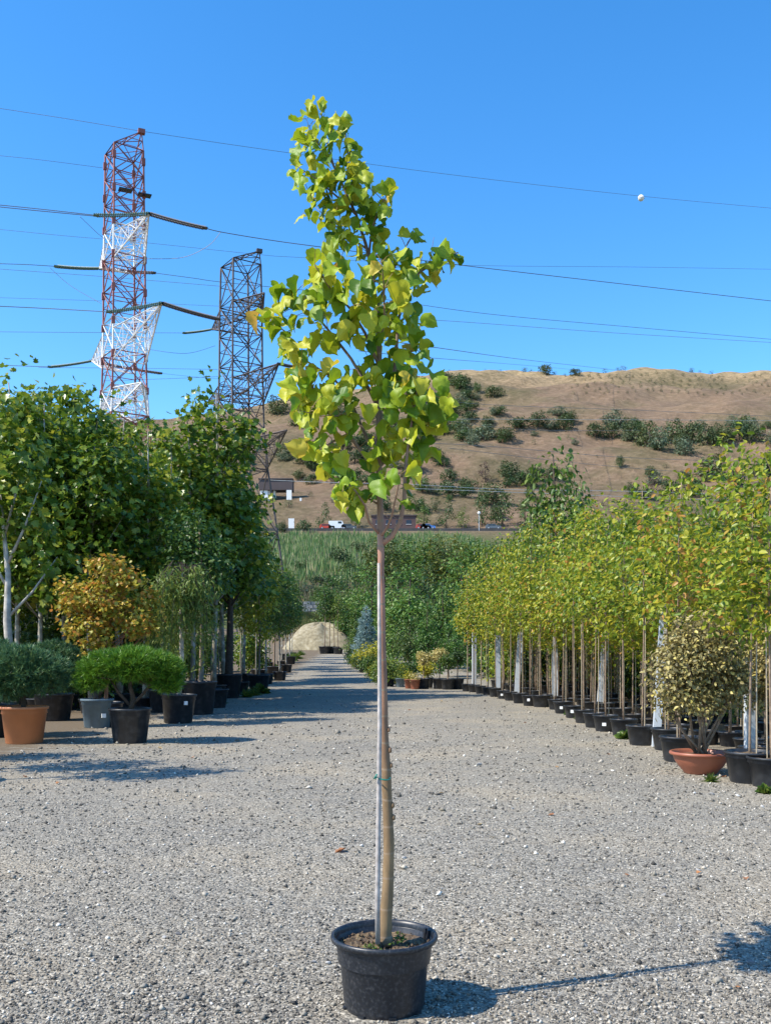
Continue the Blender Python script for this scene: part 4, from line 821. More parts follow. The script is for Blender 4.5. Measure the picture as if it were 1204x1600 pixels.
# two potted saplings in front of the heap
fp = tree_proto(520, [(0, 0, 4.0, .6, .6, .9), (0, 0, 5.0, .4, .4, .6)], 80, 8, .18, .16, 'oval', 'lf_green', 5.2, .05, .02, 'stem', 2.6, (.48, .62))
for i, (px, d) in enumerate(((507, 83), (515, 83.5), (528, 82.5), (522, 84))):
    place(fp, 'potted_tree', 'thin tree in a black pot standing before the gravel heap', 'potted tree', Gd(px, d), i * 1.3, float(rs.uniform(.75, 1.05)), 'thin trees before the gravel heap')
# reeds: one mass of blades on the bank
n = 26000; yy = rs.uniform(112, 240, n); xx = rs.uniform(-34, 34, n) - .12 * (yy - 110) + 0 * yy; zz = hval(xx, yy); hh_ = rs.uniform(1.2, 2.6, n) * np.clip((yy - 100) / 45, .35, 1) * (1 + .28 * np.sin(xx * .9 + yy * .13) * np.sin(yy * .21 + xx * .3))
lx, ly = rs.normal(0, .35, n), rs.normal(0, .35, n); wd = .10 + .0006 * yy; an = rs.uniform(0, math.pi, n)
V = np.stack([np.stack([xx - wd * np.cos(an), yy - wd * np.sin(an), zz], 1), np.stack([xx + wd * np.cos(an), yy + wd * np.sin(an), zz], 1), np.stack([xx + lx, yy + ly, zz + hh_], 1)], 1).reshape(-1, 3)
o = link('reeds', trimesh('reeds', V, np.arange(n * 3).reshape(-1, 3), M['reed'])); tag(o, 'tall green reeds covering the bank below the road', 'reeds', None, 'stuff')

n = 9000; yy = rs.uniform(100.5, 158, n); xx = (rs.uniform(420, 640, n) - CX) / F * yy; zz = hval(xx, yy); hh_ = rs.uniform(.4, 1.3, n); an = rs.uniform(0, math.pi, n); lx, ly = rs.normal(0, .3, n), rs.normal(0, .3, n); wd = .07
V = np.stack([np.stack([xx - wd * np.cos(an), yy - wd * np.sin(an), zz], 1), np.stack([xx + wd * np.cos(an), yy + wd * np.sin(an), zz], 1), np.stack([xx + lx, yy + ly, zz + hh_], 1)], 1).reshape(-1, 3)
M['dry'] = leafmat('dry_grass', [(0.12, 0.14, 0.04), (0.24, 0.20, 0.09), (0.36, 0.29, 0.16), (0.30, 0.19, 0.11)], 0.25, 0.7)
o = link('dry_grass', trimesh('dry_grass', V, np.arange(n * 3).reshape(-1, 3), M['dry'])); tag(o, 'tan dry grass on the bank behind the gravel heap', 'grass', None, 'stuff')

# ------------------------------------------------------------------ hillside scrub: individual bushes
def scrub(seed, leaf, nc=95, tall=1.0):
    rg = np.random.default_rng(seed); P, O, C = crown_pts(rg, [(0, 0, .45 * tall, .5, .5, .42 * tall), (.3, 0, .38 * tall, .35, .35, .3 * tall), (-.32, .1, .35 * tall, .35, .35, .3 * tall), (.05, .1, .7 * tall, .3, .3, .25 * tall)], nc, 8, .075, .5); V, T = leaf_arrays(P, O, .095, 'quad', rg)
    tm = trunk_mb(rg, .5 * tall, .04, .015, C, .05, .02, 8, 5); return [('trunk', tm.mesh('trunk', M['dark_bark'])), ('crown', trimesh('crown', V, T, M[leaf]), 'stuff')]
SC = {'g': [scrub(600, 'lf_hill'), scrub(601, 'lf_hill'), scrub(606, 'lf_dark')], 's': [scrub(602, 'lf_grey')], 'p': [scrub(603, 'lf_bare', 40, 1.3)], 't': [scrub(604, 'lf_green', 60, 1.7), scrub(605, 'lf_dark', 60, 1.6)]}
SL = {'g': ('hill_bush', 'green bush on the dry hillside', 'bush', 'green bushes on the hillside'), 's': ('grey_bush', 'silvery grey green bush on the dry hillside', 'bush', 'silvery bushes on the hillside'), 'p': ('bare_bush', 'purplish leafless looking bush on the dry hillside', 'bush', 'purplish bushes on the hillside'), 't': ('roadside_tree', 'upright green tree beside the road at the foot of the hill', 'tree', 'trees along the road under the hill')}
def bush(k, px, py, wpx, hpx):
    p = G(px, py); nm, lb_, ct_, gp = SL[k]; d = p.y; e = place(SC[k][int(rs.integers(len(SC[k])))], nm, lb_, ct_, p, rs.uniform(0, 6.28), 1.0, gp)
    top = {'g': .95, 's': .95, 'p': 1.2, 't': 1.6}[k]; e.scale = (wpx / F * d / 1.3, wpx / F * d / 1.3, hpx / F * d / top)
HB = [('g', 722, 612, 26, 24), ('g', 745, 616, 18, 18), ('g', 700, 603, 26, 22), ('g', 852, 586, 28, 18), ('g', 898, 588, 22, 12), ('g', 700, 640, 40, 22), ('g', 735, 660, 34, 20), ('g', 690, 672, 40, 22), ('s', 755, 690, 50, 28), ('g', 722, 690, 36, 20), ('g', 790, 690, 40, 22), ('g', 810, 672, 40, 22), ('g', 840, 668, 40, 24), ('g', 880, 672, 36, 24), ('g', 665, 690, 40, 22), ('g', 780, 650, 30, 16), ('s', 870, 650, 36, 16), ('g', 660, 650, 30, 16), ('g', 680, 720, 36, 20),
      ('g', 930, 684, 34, 26), ('g', 955, 686, 34, 30), ('g', 985, 690, 40, 36), ('g', 1010, 700, 44, 42), ('s', 1030, 704, 44, 36), ('g', 1050, 694, 44, 40), ('g', 1080, 694, 44, 40), ('g', 1105, 696, 40, 34), ('s', 1070, 712, 44, 30), ('g', 1130, 696, 34, 28), ('g', 1155, 690, 40, 36), ('g', 1180, 694, 34, 30), ('s', 1210, 700, 40, 30), ('g', 1000, 680, 30, 24),
      ('g', 968, 732, 18, 22), ('g', 1110, 750, 60, 40), ('g', 1150, 760, 40, 30), ('g', 1200, 745, 40, 40), ('p', 1018, 768, 24, 26), ('g', 1048, 772, 38, 26), ('g', 1085, 778, 40, 26), ('p', 758, 756, 28, 36), ('p', 705, 746, 14, 18), ('g', 795, 752, 46, 32), ('g', 730, 770, 40, 26), ('g', 700, 776, 44, 28), ('g', 770, 790, 60, 36), ('g', 660, 770, 36, 26), ('g', 820, 760, 40, 26), ('g', 690, 730, 30, 18),
      ('g', 480, 730, 60, 40), ('g', 520, 748, 60, 36), ('g', 450, 716, 44, 30), ('g', 555, 756, 40, 26), ('g', 435, 650, 50, 30), ('g', 470, 668, 44, 22), ('g', 620, 680, 44, 26), ('g', 590, 660, 40, 22), ('g', 540, 650, 40, 20), ('g', 640, 640, 34, 20), ('g', 645, 735, 40, 26), ('g', 560, 700, 40, 20),
      ('t', 505, 826, 26, 46), ('t', 556, 826, 26, 34), ('g', 475, 832, 30, 22), ('g', 440, 832, 24, 18), ('t', 697, 826, 30, 52), ('t', 721, 826, 26, 36), ('t', 662, 824, 30, 40), ('t', 752, 824, 34, 60), ('t', 785, 824, 40, 60), ('t', 820, 824, 36, 50), ('t', 860, 822, 36, 48), ('t', 640, 800, 28, 30), ('t', 900, 815, 40, 40), ('g', 600, 800, 30, 24), ('t', 680, 800, 24, 26), ('g', 590, 780, 30, 16)]
for a in HB: bush(*a)
for i in range(120):
    z_ = ((640, 905, 640, 700), (640, 900, 735, 812), (920, 1210, 660, 705), (430, 650, 690, 760), (640, 780, 600, 650), (960, 1210, 740, 790))[i % 6]
    k_ = 'gggsg'[int(rs.integers(5))]; w_ = float(rs.uniform(14, 36)); bush(k_, rs.uniform(z_[0], z_[1]), rs.uniform(z_[2], z_[3]), w_, w_ * float(rs.uniform(.5, .8)))
for a in (('g', 470, 900, 40, 26), ('g', 500, 918, 36, 20), ('s', 478, 930, 40, 16), ('g', 530, 888, 50, 34), ('p', 510, 950, 30, 16), ('g', 455, 950, 30, 20), ('s', 492, 965, 40, 14), ('g', 545, 905, 44, 30), ('p', 488, 890, 34, 18), ('g', 520, 925, 34, 30), ('s', 460, 920, 34, 14), ('g', 560, 870, 40, 26)): bush(*a)
# little planted rows below the crest
row_b = scrub(620, 'lf_hill', 16)
for r_ in range(5):
    for c_ in range(26):
        px = 880 + c_ * 13.5 + r_ * 5 + rs.uniform(-4, 4); py = 590 + r_ * 6.5 + rs.uniform(-2, 2) - (0.02 * (px - 900) if px < 1050 else -.01 * (px - 1050))
        if px > 1225 or rs.random() < .15: continue
        p = G(px, py); d = p.y; e = place(row_b, 'planted_seedling', 'tiny green seedling in the planted rows under the hill crest', 'shrub', p, rs.uniform(0, 6), float(rs.uniform(4.5, 8.5)) / F * d / 1.1, 'seedlings planted below the crest')
for i in range(46):
    px = rs.uniform(640, 1215); p = Gd(px, rs.uniform(640, 668)); e = place(row_b, 'crest_bush', 'small bush standing on the skyline of the hill', 'bush', p, rs.uniform(0, 6), float(rs.uniform(2.0, 4.6)), 'bushes on the skyline')
for i in range(60):
    px, py = rs.uniform(440, 1210), rs.uniform(640, 800); p = G(px, py)
    e = place(row_b, 'scrub_tuft', 'small scrubby tuft scattered over the dry hillside', 'shrub', p, rs.uniform(0, 6), float(rs.uniform(1.2, 3.2)), 'scrub tufts over the hillside')

# ------------------------------------------------------------------ pylons
AX = Vector((-.55, .835, 0)).normalized(); BX = Vector((.835, .55, 0)).normalized()
def lattice(mb, c, z0, s0, z1, s1, w, panels):
    """cross-braced panels of a square tower between two levels"""
    def cor(z, s): return [c + AX * a * s + BX * b * s + Vector((0, 0, z)) for a, b in ((1, 1), (1, -1), (-1, -1), (-1, 1))]
    for i in range(panels):
        za, zb = z0 + (z1 - z0) * i / panels, z0 + (z1 - z0) * (i + 1) / panels; sa, sb = s0 + (s1 - s0) * i / panels, s0 + (s1 - s0) * (i + 1) / panels
        A, B = cor(za, sa), cor(zb, sb)
        for k in range(4):
            a0, a1, b0, b1 = A[k], A[(k + 1) % 4], B[k], B[(k + 1) % 4]
            mb.bar(a0, b1, w); mb.bar(a1, b0, w); mb.bar(b0, b1, w)
            mid_ = (a0 + a1 + b0 + b1) / 4; mb.bar(a0.lerp(b0, .5), mid_, w * .7); mb.bar(a1.lerp(b1, .5), mid_, w * .7)
        mb.bar(B[0], B[2], w * .7); mb.bar(B[1], B[3], w * .7)
    return cor
def cross_arm(mb, c, sgn, z, s, length, depth, w):
    """tapered lattice arm reaching out along AX"""
    root = [c + AX * sgn * s + BX * b * s + Vector((0, 0, zz)) for b in (-1, 1) for zz in (z, z - depth)]
    tip = c + AX * sgn * length + Vector((0, 0, z))
    for r_ in root: mb.bar(r_, tip, w * 1.5)
    mb.bar(root[0], root[1], w); mb.bar(root[2], root[3], w); mb.bar(root[0], root[2], w); mb.bar(root[1], root[3], w)
    for t0 in (0, .22, .44, .66):
        t1 = t0 + .22; A = [r_.lerp(tip, t0) for r_ in root]; B = [r_.lerp(tip, t1) for r_ in root]
        for i, j in ((0, 1), (2, 3), (0, 2), (1, 3)): mb.bar(A[i], B[j], w * .6); mb.bar(A[j], B[i], w * .6); mb.bar(B[i], B[j], w * .6)
    return tip
def insulator(name, p0, p1, mat, parent, off):
    mb = MB(); d = (p1 - p0); ln = d.length; t = d.normalized(); side = t.cross(Vector((0, 0, 1))).normalized()
    for sgn in (-1, 1):
        pts, rd = [], []; nn = int(ln / .17)
        for i in range(nn * 2 + 1):
            q = i / (nn * 2); sag = -.10 * ln * .5 * (q * (1 - q)) ; pts.append(p0 + d * q + side * sgn * off + Vector((0, 0, sag))); rd.append(.15 if i % 2 else .045)
        mb.tube(pts, rd, 8)
    mb.box(p0, (.5, .5, .12), .4); mb.box(p1, (.5, .5, .12), .4)
    return mb.obj(name, mat, parent)
def pylon(name, label, px, d, levels, arms, top, red, white, w, gz, peak=1.9):
    c0 = Vector(((px - CX) / F * d, d, 0)); e = empty(name, (c0.x, c0.y, gz)); tag(e, label, 'pylon', 'lattice pylons'); loc = Vector((0, 0, -gz))
    c = loc.copy()
    zs = [l_[0] for l_ in levels]; ss = [l_[1] for l_ in levels]; S = lambda z: float(np.interp(z, zs, ss))
    bands = [l_[2] for l_ in levels]
    for k, (a, b) in enumerate(((1, 1), (1, -1), (-1, -1), (-1, 1))):
        for i in range(len(levels) - 1):
            mb = MB(); mb.bar(c + AX * a * ss[i] + BX * b * ss[i] + Vector((0, 0, zs[i])), c + AX * a * ss[i + 1] + BX * b * ss[i + 1] + Vector((0, 0, zs[i + 1])), w * 1.7); mb.obj('leg', white if bands[i] == 'w' else red, e)
    for i in range(len(levels) - 1):
        mb = MB(); lattice(mb, c, zs[i], ss[i], zs[i + 1], ss[i + 1], w, max(1, int(round((zs[i + 1] - zs[i]) / (ss[i] + ss[i + 1])) ))); mb.obj('bracing', white if bands[i] == 'w' else red, e)
    tips = []
    for (sgn, z, ln, dp) in arms:
        mb = MB(); tips.append(cross_arm(mb, c, sgn, z, S(z), ln, dp, w * .9)); mb.obj('cross_arm', white, e)
    # sloping peak
    mb = MB(); s = ss[-1]; zt = zs[-1]; cor = [c + AX * a * s + BX * b * s + Vector((0, 0, zt)) for a, b in ((1, 1), (1, -1), (-1, -1), (-1, 1))]
    pk = cor[3] + Vector((0, 0, peak)) - BX * .2
    for q in cor: mb.bar(q, pk, w)
    for i in range(4):
        mb.bar(cor[i], cor[(i + 1) % 4], w)
        mb.bar(cor[i].lerp(pk, .5), cor[(i + 1) % 4].lerp(pk, .5), w * .7); mb.bar(cor[i], cor[(i + 1) % 4].lerp(pk, .5), w * .7)
    mb.box(pk, (.7, .5, .45), .4); mb.obj('peak', red, e)
    return e, tips, Vector((c0.x, c0.y, gz))
lv1 = [(0, 3.4, 'r'), (12, 2.7, 'r'), (24, 2.05, 'r'), (25.8, 1.95, 'w'), (28.6, 1.8, 'r'), (32.2, 1.72, 'w'), (35.6, 1.68, 'r'), (42.2, 1.64, 'w'), (45.2, 1.6, 'r'), (53.4, 1.52, 'r')]
lv1 = [(lv1[i][0], lv1[i][1], lv1[i][2]) for i in range(len(lv1))]
gz1 = H((194 - CX) / F * 100, 100)
arms1 = [(-1, 44.2, 7.5, 2.6), (1, 44.2, 8.6, 2.6), (-1, 34.4, 11.0, 3.2), (1, 34.6, 11.5, 3.6), (-1, 28.2, 5.4, 2.4), (1, 28.2, 5.6, 2.4)]
py1, tips1, off1 = pylon('pylon', 'red and white painted lattice pylon behind the left trees', 194, 100, [(max(z, gz1 - .5) if i == 0 else z, s, b) for i, (z, s, b) in enumerate(lv1)], arms1, 55, M['red_steel'], M['white_steel'], .085, gz1)
gz2 = H((376 - CX) / F * 120, 120)
lv2 = [(gz2 - .5, 4.2, 'r'), (16, 3.4, 'r'), (24, 2.5, 'r'), (29, 2.15, 'r'), (37, 2.0, 'r'), (44.5, 1.95, 'r'), (49.6, 1.85, 'r')]
arms2 = [(-1, 44.2, 6.6, 2.4), (1, 44.2, 9.0, 2.4), (-1, 34.8, 10.4, 2.8), (1, 34.8, 10.4, 2.8), (-1, 26.7, 12.4, 3.0), (1, 26.7, 11.0, 3.0)]
py2, tips2, off2 = pylon('pylon', 'bare brown steel lattice pylon between the left trees and the tall tree', 376, 120, lv2, arms2, 52, M['dark_steel'], M['dark_steel'], .10, gz2, 1.6)
# gusset plates, solar panels and insulators of the painted pylon
gp = MB()
for z in np.arange(25, 53, 3.4):
    s = float(np.interp(z, [l_[0] for l_ in lv1], [l_[1] for l_ in lv1]))
    for a, b in ((1, 1), (1, -1), (-1, -1), (-1, 1)): gp.box(AX * a * s + BX * b * s + Vector((0, 0, z - gz1)), (.34, .34, .7), .42)
gp.obj('gusset_plates', M['red_steel'], py1, False, 'stuff')
for k in (-1, 1):
    o = MB().box(-AX * 1.9 + BX * k * 1.0 + BX * .5 + Vector((0, 0, 48.6 - gz1)), (1.35, .9, .08), .42).obj('solar_panel', M['solar'], py1)
def loc1(px, py, d): return W(px, py, d) - off1
for (tip, ql, qr) in ((tips1[0], (150, 336, 93), (320, 356, 98)), (tips1[1], (88, 416, 103), (240, 426, 109)), (tips1[2], (170, 487, 90), (340, 498, 96)), (tips1[3], (78, 573, 106), (250, 583, 112))):
    insulator('insulator', tip, loc1(*ql), M['glass_ins'], py1, .22); insulator('insulator', tip, loc1(*qr), M['grey_ins'], py1, .22)
for (tip, px_, py_, d_) in ((tips2[2], 470, 574, 117), (tips2[1], 288, 520, 124)):
    insulator('insulator', tip, W(px_, py_, d_) - off2, M['glass_ins'] if d_ > 120 else M['grey_ins'], py2, .2)

# ------------------------------------------------------------------ overhead cables
def cable(pts, r, mat='wire', label='thin overhead power cable crossing the sky', group='overhead cables in the sky'):
    """pts: (px, py, depth) along the cable; smoothed through the points"""
    P = [W(*p) for p in pts]; Q = []
    n_ = len(P)
    for i in range(n_ - 1):
        p0, p1, p2, p3 = P[max(i - 1, 0)], P[i], P[i + 1], P[min(i + 2, n_ - 1)]
        for k in range(8):
            t = k / 8; Q.append(.5 * ((2 * p1) + (p2 - p0) * t + (2 * p0 - 5 * p1 + 4 * p2 - p3) * t * t + (3 * p1 - p0 - 3 * p2 + p3) * t ** 3))
    Q.append(P[-1]); o = MB().tube(Q, [r * .8] * len(Q), 5).obj('power_cable', M[mat]); tag(o, label, 'cable', group); return o
SKY = [([(-30, 165, 95), (0, 169, 96), (110, 186, 98), (217, 204, 100)], .028), ([(217, 204, 100), (420, 234, 108), (700, 272, 118), (1000, 306, 128), (1240, 328, 136)], .028),
 ([(-30, 240, 100), (60, 249, 101), (161, 262, 103)], .025),
 ([(-30, 317, 91), (60, 326, 92), (150, 336, 93)], .05), ([(-30, 320, 91.3), (60, 329, 92.3), (150, 337.5, 93.3)], .05),
 ([(320, 356, 98), (350, 363, 99), (430, 376, 102), (520, 388, 104), (720, 414, 112), (960, 442, 121), (1240, 474, 131)], .055),
 ([(-30, 355, 118), (100, 368, 119), (228, 379, 121), (400, 397, 124), (470, 402, 126), (720, 414, 132), (1000, 417, 142), (1240, 421, 150)], .028),
 ([(-30, 411, 101), (40, 413, 102), (88, 416, 103)], .045), ([(240, 426, 109), (300, 434, 110), (360, 442, 112), (560, 462, 118), (760, 490, 126), (1000, 512, 136), (1240, 533, 146)], .04),
 ([(-30, 418, 118), (150, 431, 119), (345, 447, 120)], .032), ([(-30, 464, 124), (160, 470, 126), (340, 478, 128), (520, 486, 130)], .028), ([(-30, 477, 89), (60, 481, 90), (170, 487, 90)], .05), ([(340, 498, 96), (500, 493, 104), (680, 500, 110), (960, 520, 118), (1240, 537, 126)], .03),
 ([(-30, 518, 121), (100, 519, 122), (288, 520, 124)], .035), ([(228, 545, 110), (290, 552, 111), (336, 540, 118)], .03), ([(60, 574, 122), (200, 575, 124), (340, 577, 126)], .03), ([(-30, 568, 105), (20, 571, 105.5), (78, 573, 106)], .045),
 ([(250, 583, 112), (320, 590, 114), (400, 594, 118), (470, 588, 122)], .02), ([(160, 595, 126), (300, 590, 128), (440, 583, 132)], .03), ([(560, 527, 150), (660, 540, 200), (820, 562, 360), (960, 578, 560), (1050, 590, 740)], .10), ([(560, 548, 150), (660, 558, 200), (800, 569, 380), (900, 578, 560), (980, 588, 740)], .07),
 ([(345, 362, 99), (325, 384, 99), (285, 402, 99.5), (228, 404, 100)], .035), ([(125, 338, 93), (150, 362, 95), (162, 372, 97)], .03), ([(78, 418, 103), (110, 446, 103), (158, 474, 102)], .03)]
for pts_, r_ in SKY: cable(pts_, r_)
LOW = [([(620, 617, 180), (760, 632, 190), (1000, 641, 205), (1240, 652, 220)], .05, 'wire'), ([(630, 655, 170), (800, 655, 180), (1240, 657, 210)], .045, 'wire_pale'), ([(600, 690, 160), (760, 697, 170), (1000, 716, 190), (1240, 722, 210)], .05, 'wire'), ([(600, 640, 160), (800, 670, 170), (1000, 672, 190)], .03, 'wire'),
 ([(420, 750, 150), (520, 754, 150), (640, 757, 152), (800, 765, 158), (1000, 768, 165), (1240, 777, 175)], .05, 'wire_pale'), ([(640, 763, 152), (900, 773, 160), (1240, 786, 175)], .05, 'wire_pale'), ([(700, 700, 150), (950, 728, 165), (1240, 750, 180)], .04, 'wire')]
for pts_, r_, m_ in LOW: cable(pts_, r_, m_, 'pale overhead cable stretched in front of the dry hill' if m_ == 'wire_pale' else 'dark overhead cable stretched in front of the dry hill', 'cables in front of the hill')
# warning ball on the topmost cable
bq = W(1001, 309, 128.2); mb = MB(); mb.lathe([(0.001, -.42), (.16, -.39), (.3, -.3), (.39, -.16), (.42, -.012), (.43, 0), (.42, .012), (.39, .16), (.3, .3), (.16, .39), (0.001, .42)], 20, None, (0, 0, 0))
e = empty('warning_ball', bq); tag(e, 'round white warning ball on the topmost cable', 'warning ball'); mb.obj('shell', M['white'], e, True); MB().tube([(-.5, 0, .02), (.5, 0, -.04)], [.05, .05], 8).obj('clamp', M['wire'], e)

# ------------------------------------------------------------------ shed, sign boards and vehicles by the road
shed = empty('shed', G(430, 783)); tag(shed, 'dark brown flat roofed shed on the slope', 'shed'); ds = shed.location.y; u = ds / F
brown = plain('brown_cladding', (0.075, 0.055, 0.055), .7, .15, .4)
MB().box((.5 * u, 3, 26 * u), (52 * u, 6, 17 * u)).obj('wall', brown, shed); MB().box((.5 * u, 3, 35 * u), (54 * u, 6.6, 1.5 * u)).obj('roof', M['dark_steel'], shed)
MB().box((-18 * u, 2.5, 8.5 * u), (12 * u, 4, 17 * u)).obj('wall', M['white'], shed)
for k in (-10, -2): MB().box((k * u, 1, 8.5 * u), (1.2 * u, .3, 17 * u)).obj('post', M['white'], shed)
for i, (px, py, w, h, lb_) in enumerate(((428, 780, 7, 15, 'white board leaning under the brown shed'), (451.5, 782, 8, 16, 'white board standing to the right of the brown shed'), (455, 829, 9, 18, 'white board standing at the roadside below the shed'), (469.5, 784, 3, 5, 'tiny white box on the bare slope right of the shed'))):
    p = G(px, py); u = p.y / F; e = empty('sign_board', p); tag(e, lb_, 'board'); MB().box((0, 0, h * u / 2), (w * u, .12, h * u * .96)).obj('panel', M['white'], e); MB().box((0, .15, h * u * .3), (w * u * .15, .15, h * u * .8)).obj('post', M['dark_steel'], e)
def car(px, col, label, ry=0.0, van=False, name='car'):
    d = 268.0; x = (px - CX) / F * d; e = empty(name, (x, d, H(x, d) + .62), ry); tag(e, label, 'van' if van else 'car')
    paint = plain('car_paint', col, .3, .05, 1); hh = 2.3 if van else 1.45
    side = [(-2.1, .3), (2.1, .3), (2.15, .75), (1.9, .9), (1.0, .98), (.5, hh), (-1.6, hh), (-2.1, .95)] if not van else [(-2.4, .3), (2.4, .3), (2.4, .9), (1.9, 1.15), (1.35, hh), (-2.4, hh)]
    k = len(side); vs = [(x_, -.85, z) for x_, z in side] + [(x_, .85, z) for x_, z in side]
    MB().add(vs, [tuple(range(k)), tuple(range(2 * k - 1, k - 1, -1))] + [(j, k + j, k + (j + 1) % k, (j + 1) % k) for j in range(k)]).obj('body', paint, e)
    gl = plain('car_glass', (.02, .025, .03), .1, .1, 1)
    for x0, x1 in (((-1.5, -.5), (-.4, .6)) if not van else ((.2, 1.2),)): MB().box(((x0 + x1) / 2, -.86, hh * .80), (x1 - x0, .04, hh * .24)).obj('window', gl, e)
    for wx in (-1.35, 1.35):
        for wy in (-.8, .8):
            wh = MB().tube([(wx, wy - .1, .33), (wx, wy + .1, .33)], [.33, .33], 14).obj('wheel', M['dark_steel'], e); MB().tube([(wx, wy - .12, .33), (wx, wy + .12, .33)], [.18, .18], 10).obj('rim', M['white_post'], wh)
car(511, (.55, .05, .02), 'red car on the road below the hill'); car(527, (.8, .8, .8), 'white van on the road below the hill', 0, True, 'van'); car(545, (.08, .09, .1), 'dark car behind the white van'); car(668, (.06, .2, .55), 'blue car on the road near the tall tree trunk'); car(661, (.5, .06, .04), 'red car beside the blue car on the road'); car(770, (.12, .14, .16), 'dark grey car on the road under the hill')
bl_ = empty('roadside_building', Vector(((615 - CX) / F * 285, 285, H(0, 285)))); tag(bl_, 'long low reddish brown building behind the road', 'building')
MB().box((0, 2, 2.2), (13, 5, 5.0)).obj('wall', plain('brown_wall', (.10, .06, .055), .8, .2, .3), bl_); MB().box((0, 2, 4.85), (13.6, 5.6, .3)).obj('roof', M['dark_steel'], bl_)
for k in range(4): wn = MB().box((-4.6 + k * 3.0, -.52, 2.8), (1.5, .06, 1.2)).obj('window', M['solar'], bl_); MB().box((-4.6 + k * 3.0, -.56, 2.15), (1.7, .1, .1)).obj('sill', M['white'], wn)
lp = empty('street_lamp', Vector(((748 - CX) / F * 262, 262, H(30, 262)))); tag(lp, 'street lamp with a round white head by the road', 'street lamp')
MB().tube([(0, 0, 0), (0, 0, 4.4)], [.09, .07], 8).obj('pole', M['white_post'], lp); MB().lathe([(.001, -.45), (.32, -.32), (.45, 0), (.32, .32), (.001, .45)], 12, None, (0, 0, 4.8)).obj('globe', M['white'], lp, True)

# ------------------------------------------------------------------ gravel grains, stones, leaves on the ground
rg = np.random.default_rng(900); n = 60000
u_, v_ = rg.uniform(-40, 1244, n), 1062 + (1640 - 1062) * rg.uniform(0, 1, n) ** .75
d_ = CH * F / (v_ - HY); x_ = (u_ - CX) / F * d_
keep = (x_ > -5.6 - .1 * np.maximum(0, d_ - 15)) & (x_ < 4.6) & ~((np.abs(x_ - base.x) < .18) & (np.abs(d_ - D0) < .18)); x_, d_ = x_[keep], d_[keep]; n = len(x_)
sz = np.clip(rg.lognormal(math.log(.0062), .45, n), .003, .028) * np.clip(d_ / 7, .85, 2.2)
o6 = np.array([(1, 0, 0), (-1, 0, 0), (0, 1, 0), (0, -1, 0), (0, 0, .75), (0, 0, -.5)])
V = o6[None] * rg.uniform(.55, 1.25, (n, 6, 1)) + rg.normal(0, .18, (n, 6, 3)); a = rg.uniform(0, 6.28, n); c_, s_ = np.cos(a)[:, None], np.sin(a)[:, None]
V = np.stack([V[..., 0] * c_ - V[..., 1] * s_, V[..., 0] * s_ + V[..., 1] * c_, V[..., 2]], -1) * sz[:, None, None] + np.stack([x_, d_, hval(x_, d_) + sz * .25], -1)[:, None, :]
t8 = np.array([(0, 2, 4), (2, 1, 4), (1, 3, 4), (3, 0, 4), (2, 0, 5), (1, 2, 5), (3, 1, 5), (0, 3, 5)])
o = link('gravel_grains', trimesh('gravel_grains', V.reshape(-1, 3), (t8[None] + (np.arange(n) * 6)[:, None, None]).reshape(-1, 3), M['pebble'])); tag(o, 'loose grey gravel grains spread over the drive', 'gravel', None, 'stuff')
def stone_mesh(seed):
    rg = np.random.default_rng(seed); import bmesh
    bm = bmesh.new(); bmesh.ops.create_icosphere(bm, subdivisions=2, radius=1.0)
    dv = rg.normal(0, 1, (5, 3)); dv = nrm(dv)
    for v in bm.verts:
        p = np.array(v.co)
        for q in dv:
            t = p.dot(q)
            if t > .62: p = p - q * (t - .62)
        v.co = p * np.array([1, .75, .55])
    me = bpy.data.meshes.new('stone'); bm.to_mesh(me); bm.free(); me.materials.append(M['stone']); return me
stm_ = [stone_mesh(k) for k in range(6)]
ST = [(118, 1503, 6), (145, 1504, 7), (20, 1535, 8), (257, 1467, 8), (278, 1462, 8), (300, 1440, 4), (490, 1506, 8), (512, 1508, 10), (912, 1480, 9), (1037, 1388, 7), (1036, 1400, 8), (1172, 1508, 13), (748, 1196, 9), (703, 1276, 6), (664, 1283, 5), (565, 1324, 7), (692, 1335, 5), (631, 1343, 7), (1112, 1242, 8), (1152, 1245, 7), (1085, 1240, 5), (1190, 1262, 6), (306, 1352, 5), (222, 1355, 5), (164, 1365, 8), (360, 1345, 4), (456, 1396, 4), (437, 1404, 4), (480, 1340, 5), (760, 1480, 5), (805, 1490, 6), (860, 1430, 5), (940, 1300, 5), (880, 1340, 4), (985, 1270, 5), (800, 1265, 5), (1090, 1362, 7), (1130, 1300, 5), (730, 1420, 5), (690, 1390, 4), (400, 1540, 6), (330, 1570, 7), (230, 1590, 7), (60, 1440, 5), (100, 1400, 4), (420, 1250, 4), (350, 1215, 4), (460, 1170, 4), (850, 1560, 7), (930, 1585, 8), (720, 1500, 6), (1060, 1450, 6), (900, 1250, 4), (1020, 1200, 4), (780, 1150, 4)]
for i, (px, py, s) in enumerate(ST):
    p = G(px, py); r_ = s / F * p.y * .62; o = link('loose_stone', stm_[i % 6], None, None, p + Vector((0, 0, r_ * .3))); o.scale = (r_, r_, r_); o.rotation_euler = (rs.uniform(-.3, .3), rs.uniform(-.3, .3), rs.uniform(0, 6.28)); tag(o, 'loose stone lying on the grey gravel drive', 'stone', 'loose stones on the drive')
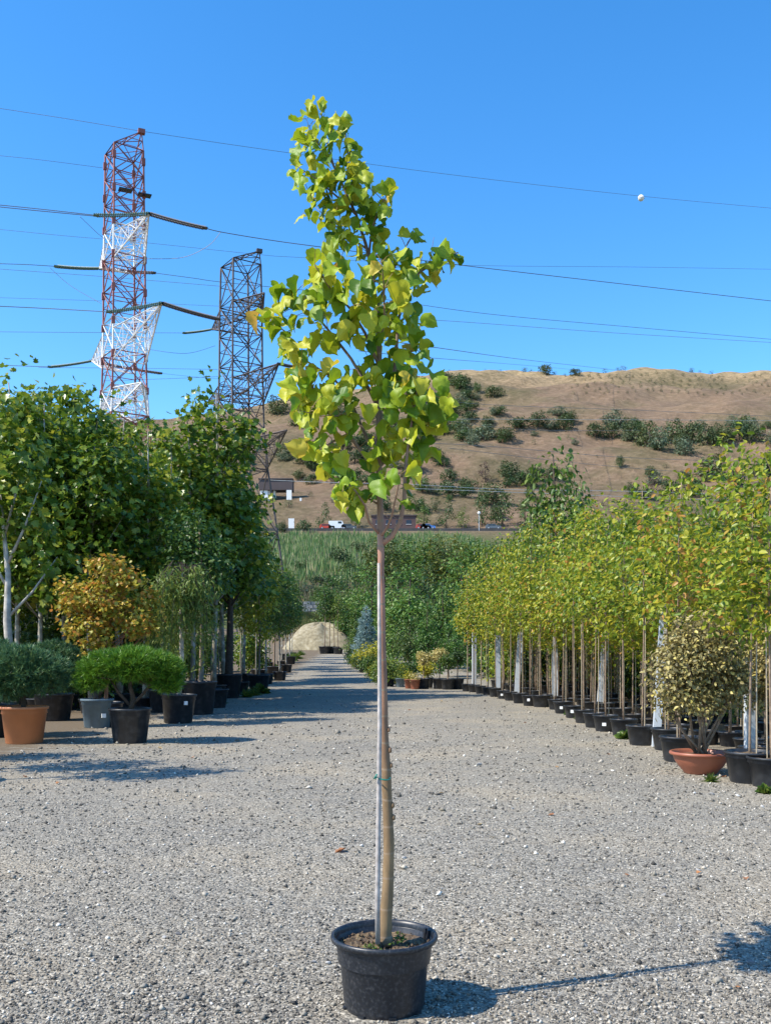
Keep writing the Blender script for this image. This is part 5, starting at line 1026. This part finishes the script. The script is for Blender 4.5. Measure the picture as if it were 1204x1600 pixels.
lm = trimesh('leaf', TPL['lobed'][0] * np.array([1, 1, 1.6]) - np.array([0, .5, -.08]), TPL['lobed'][1], M['orange_leaf'])
for i, (px, py, s) in enumerate([(530, 1332, 20), (250, 1170, 8), (860, 1275, 10), (300, 1185, 6), (748, 1290, 8), (1090, 1365, 8), (1165, 1375, 10), (980, 1370, 8), (770, 1310, 9), (690, 1240, 7), (1130, 1215, 8), (640, 1110, 5), (720, 1098, 5), (690, 1096, 4), (760, 1112, 4), (820, 1130, 5), (950, 1180, 6), (1150, 1545, 10), (870, 1200, 6), (575, 1525, 10), (90, 1225, 9), (40, 1215, 8)]):
    p = G(px, py); r_ = s / F * p.y; o = link('fallen_leaf', lm, None, None, p + Vector((0, 0, .006))); o.scale = (r_,) * 3; o.rotation_euler = (rs.uniform(-.2, .2), rs.uniform(-.2, .2), rs.uniform(0, 6.28)); tag(o, 'small dry orange leaf lying on the gravel', 'leaf', 'dry leaves on the gravel')
# weeds at the foot of the pots
def weed(seed):
    rg = np.random.default_rng(seed); P = rg.normal(0, .012, (110, 3)); P[:, 2] = np.abs(P[:, 2]); O_ = rg.normal(0, 1, (110, 3)) * np.array([1, 1, .35]) + np.array([0, 0, .4]); V, T = leaf_arrays(P, nrm(O_) , .14, 'lance' if seed % 2 else 'oval', rg, -.5); return trimesh('weed', V, T, M['weed_green'])
wm_ = [weed(k) for k in range(4)]
for i, (px, py, s) in enumerate([(978, 1155, 1.3), (905, 1124, 1.2), (890, 1118, 1.0), (945, 1112, 1.2), (845, 1100, .9), (395, 1087, 2.4), (408, 1084, 2.4), (385, 1090, 2.0), (420, 1062, 2.0), (462, 1030, 4.5), (455, 1033, 3.5), (1110, 1222, .8), (868, 1105, 1.0), (345, 1100, 1.5), (432, 1048, 2.4), (470, 1024, 3.0), (800, 1090, 1.0), (1052, 1176, 1.0), (1196, 1240, .7)]):
    o = link('weed', wm_[i % 4], None, None, G(px, py)); o.scale = (s, s, s); tag(o, 'green weed tuft at the foot of the pots', 'weed', 'weeds along the pot rows')
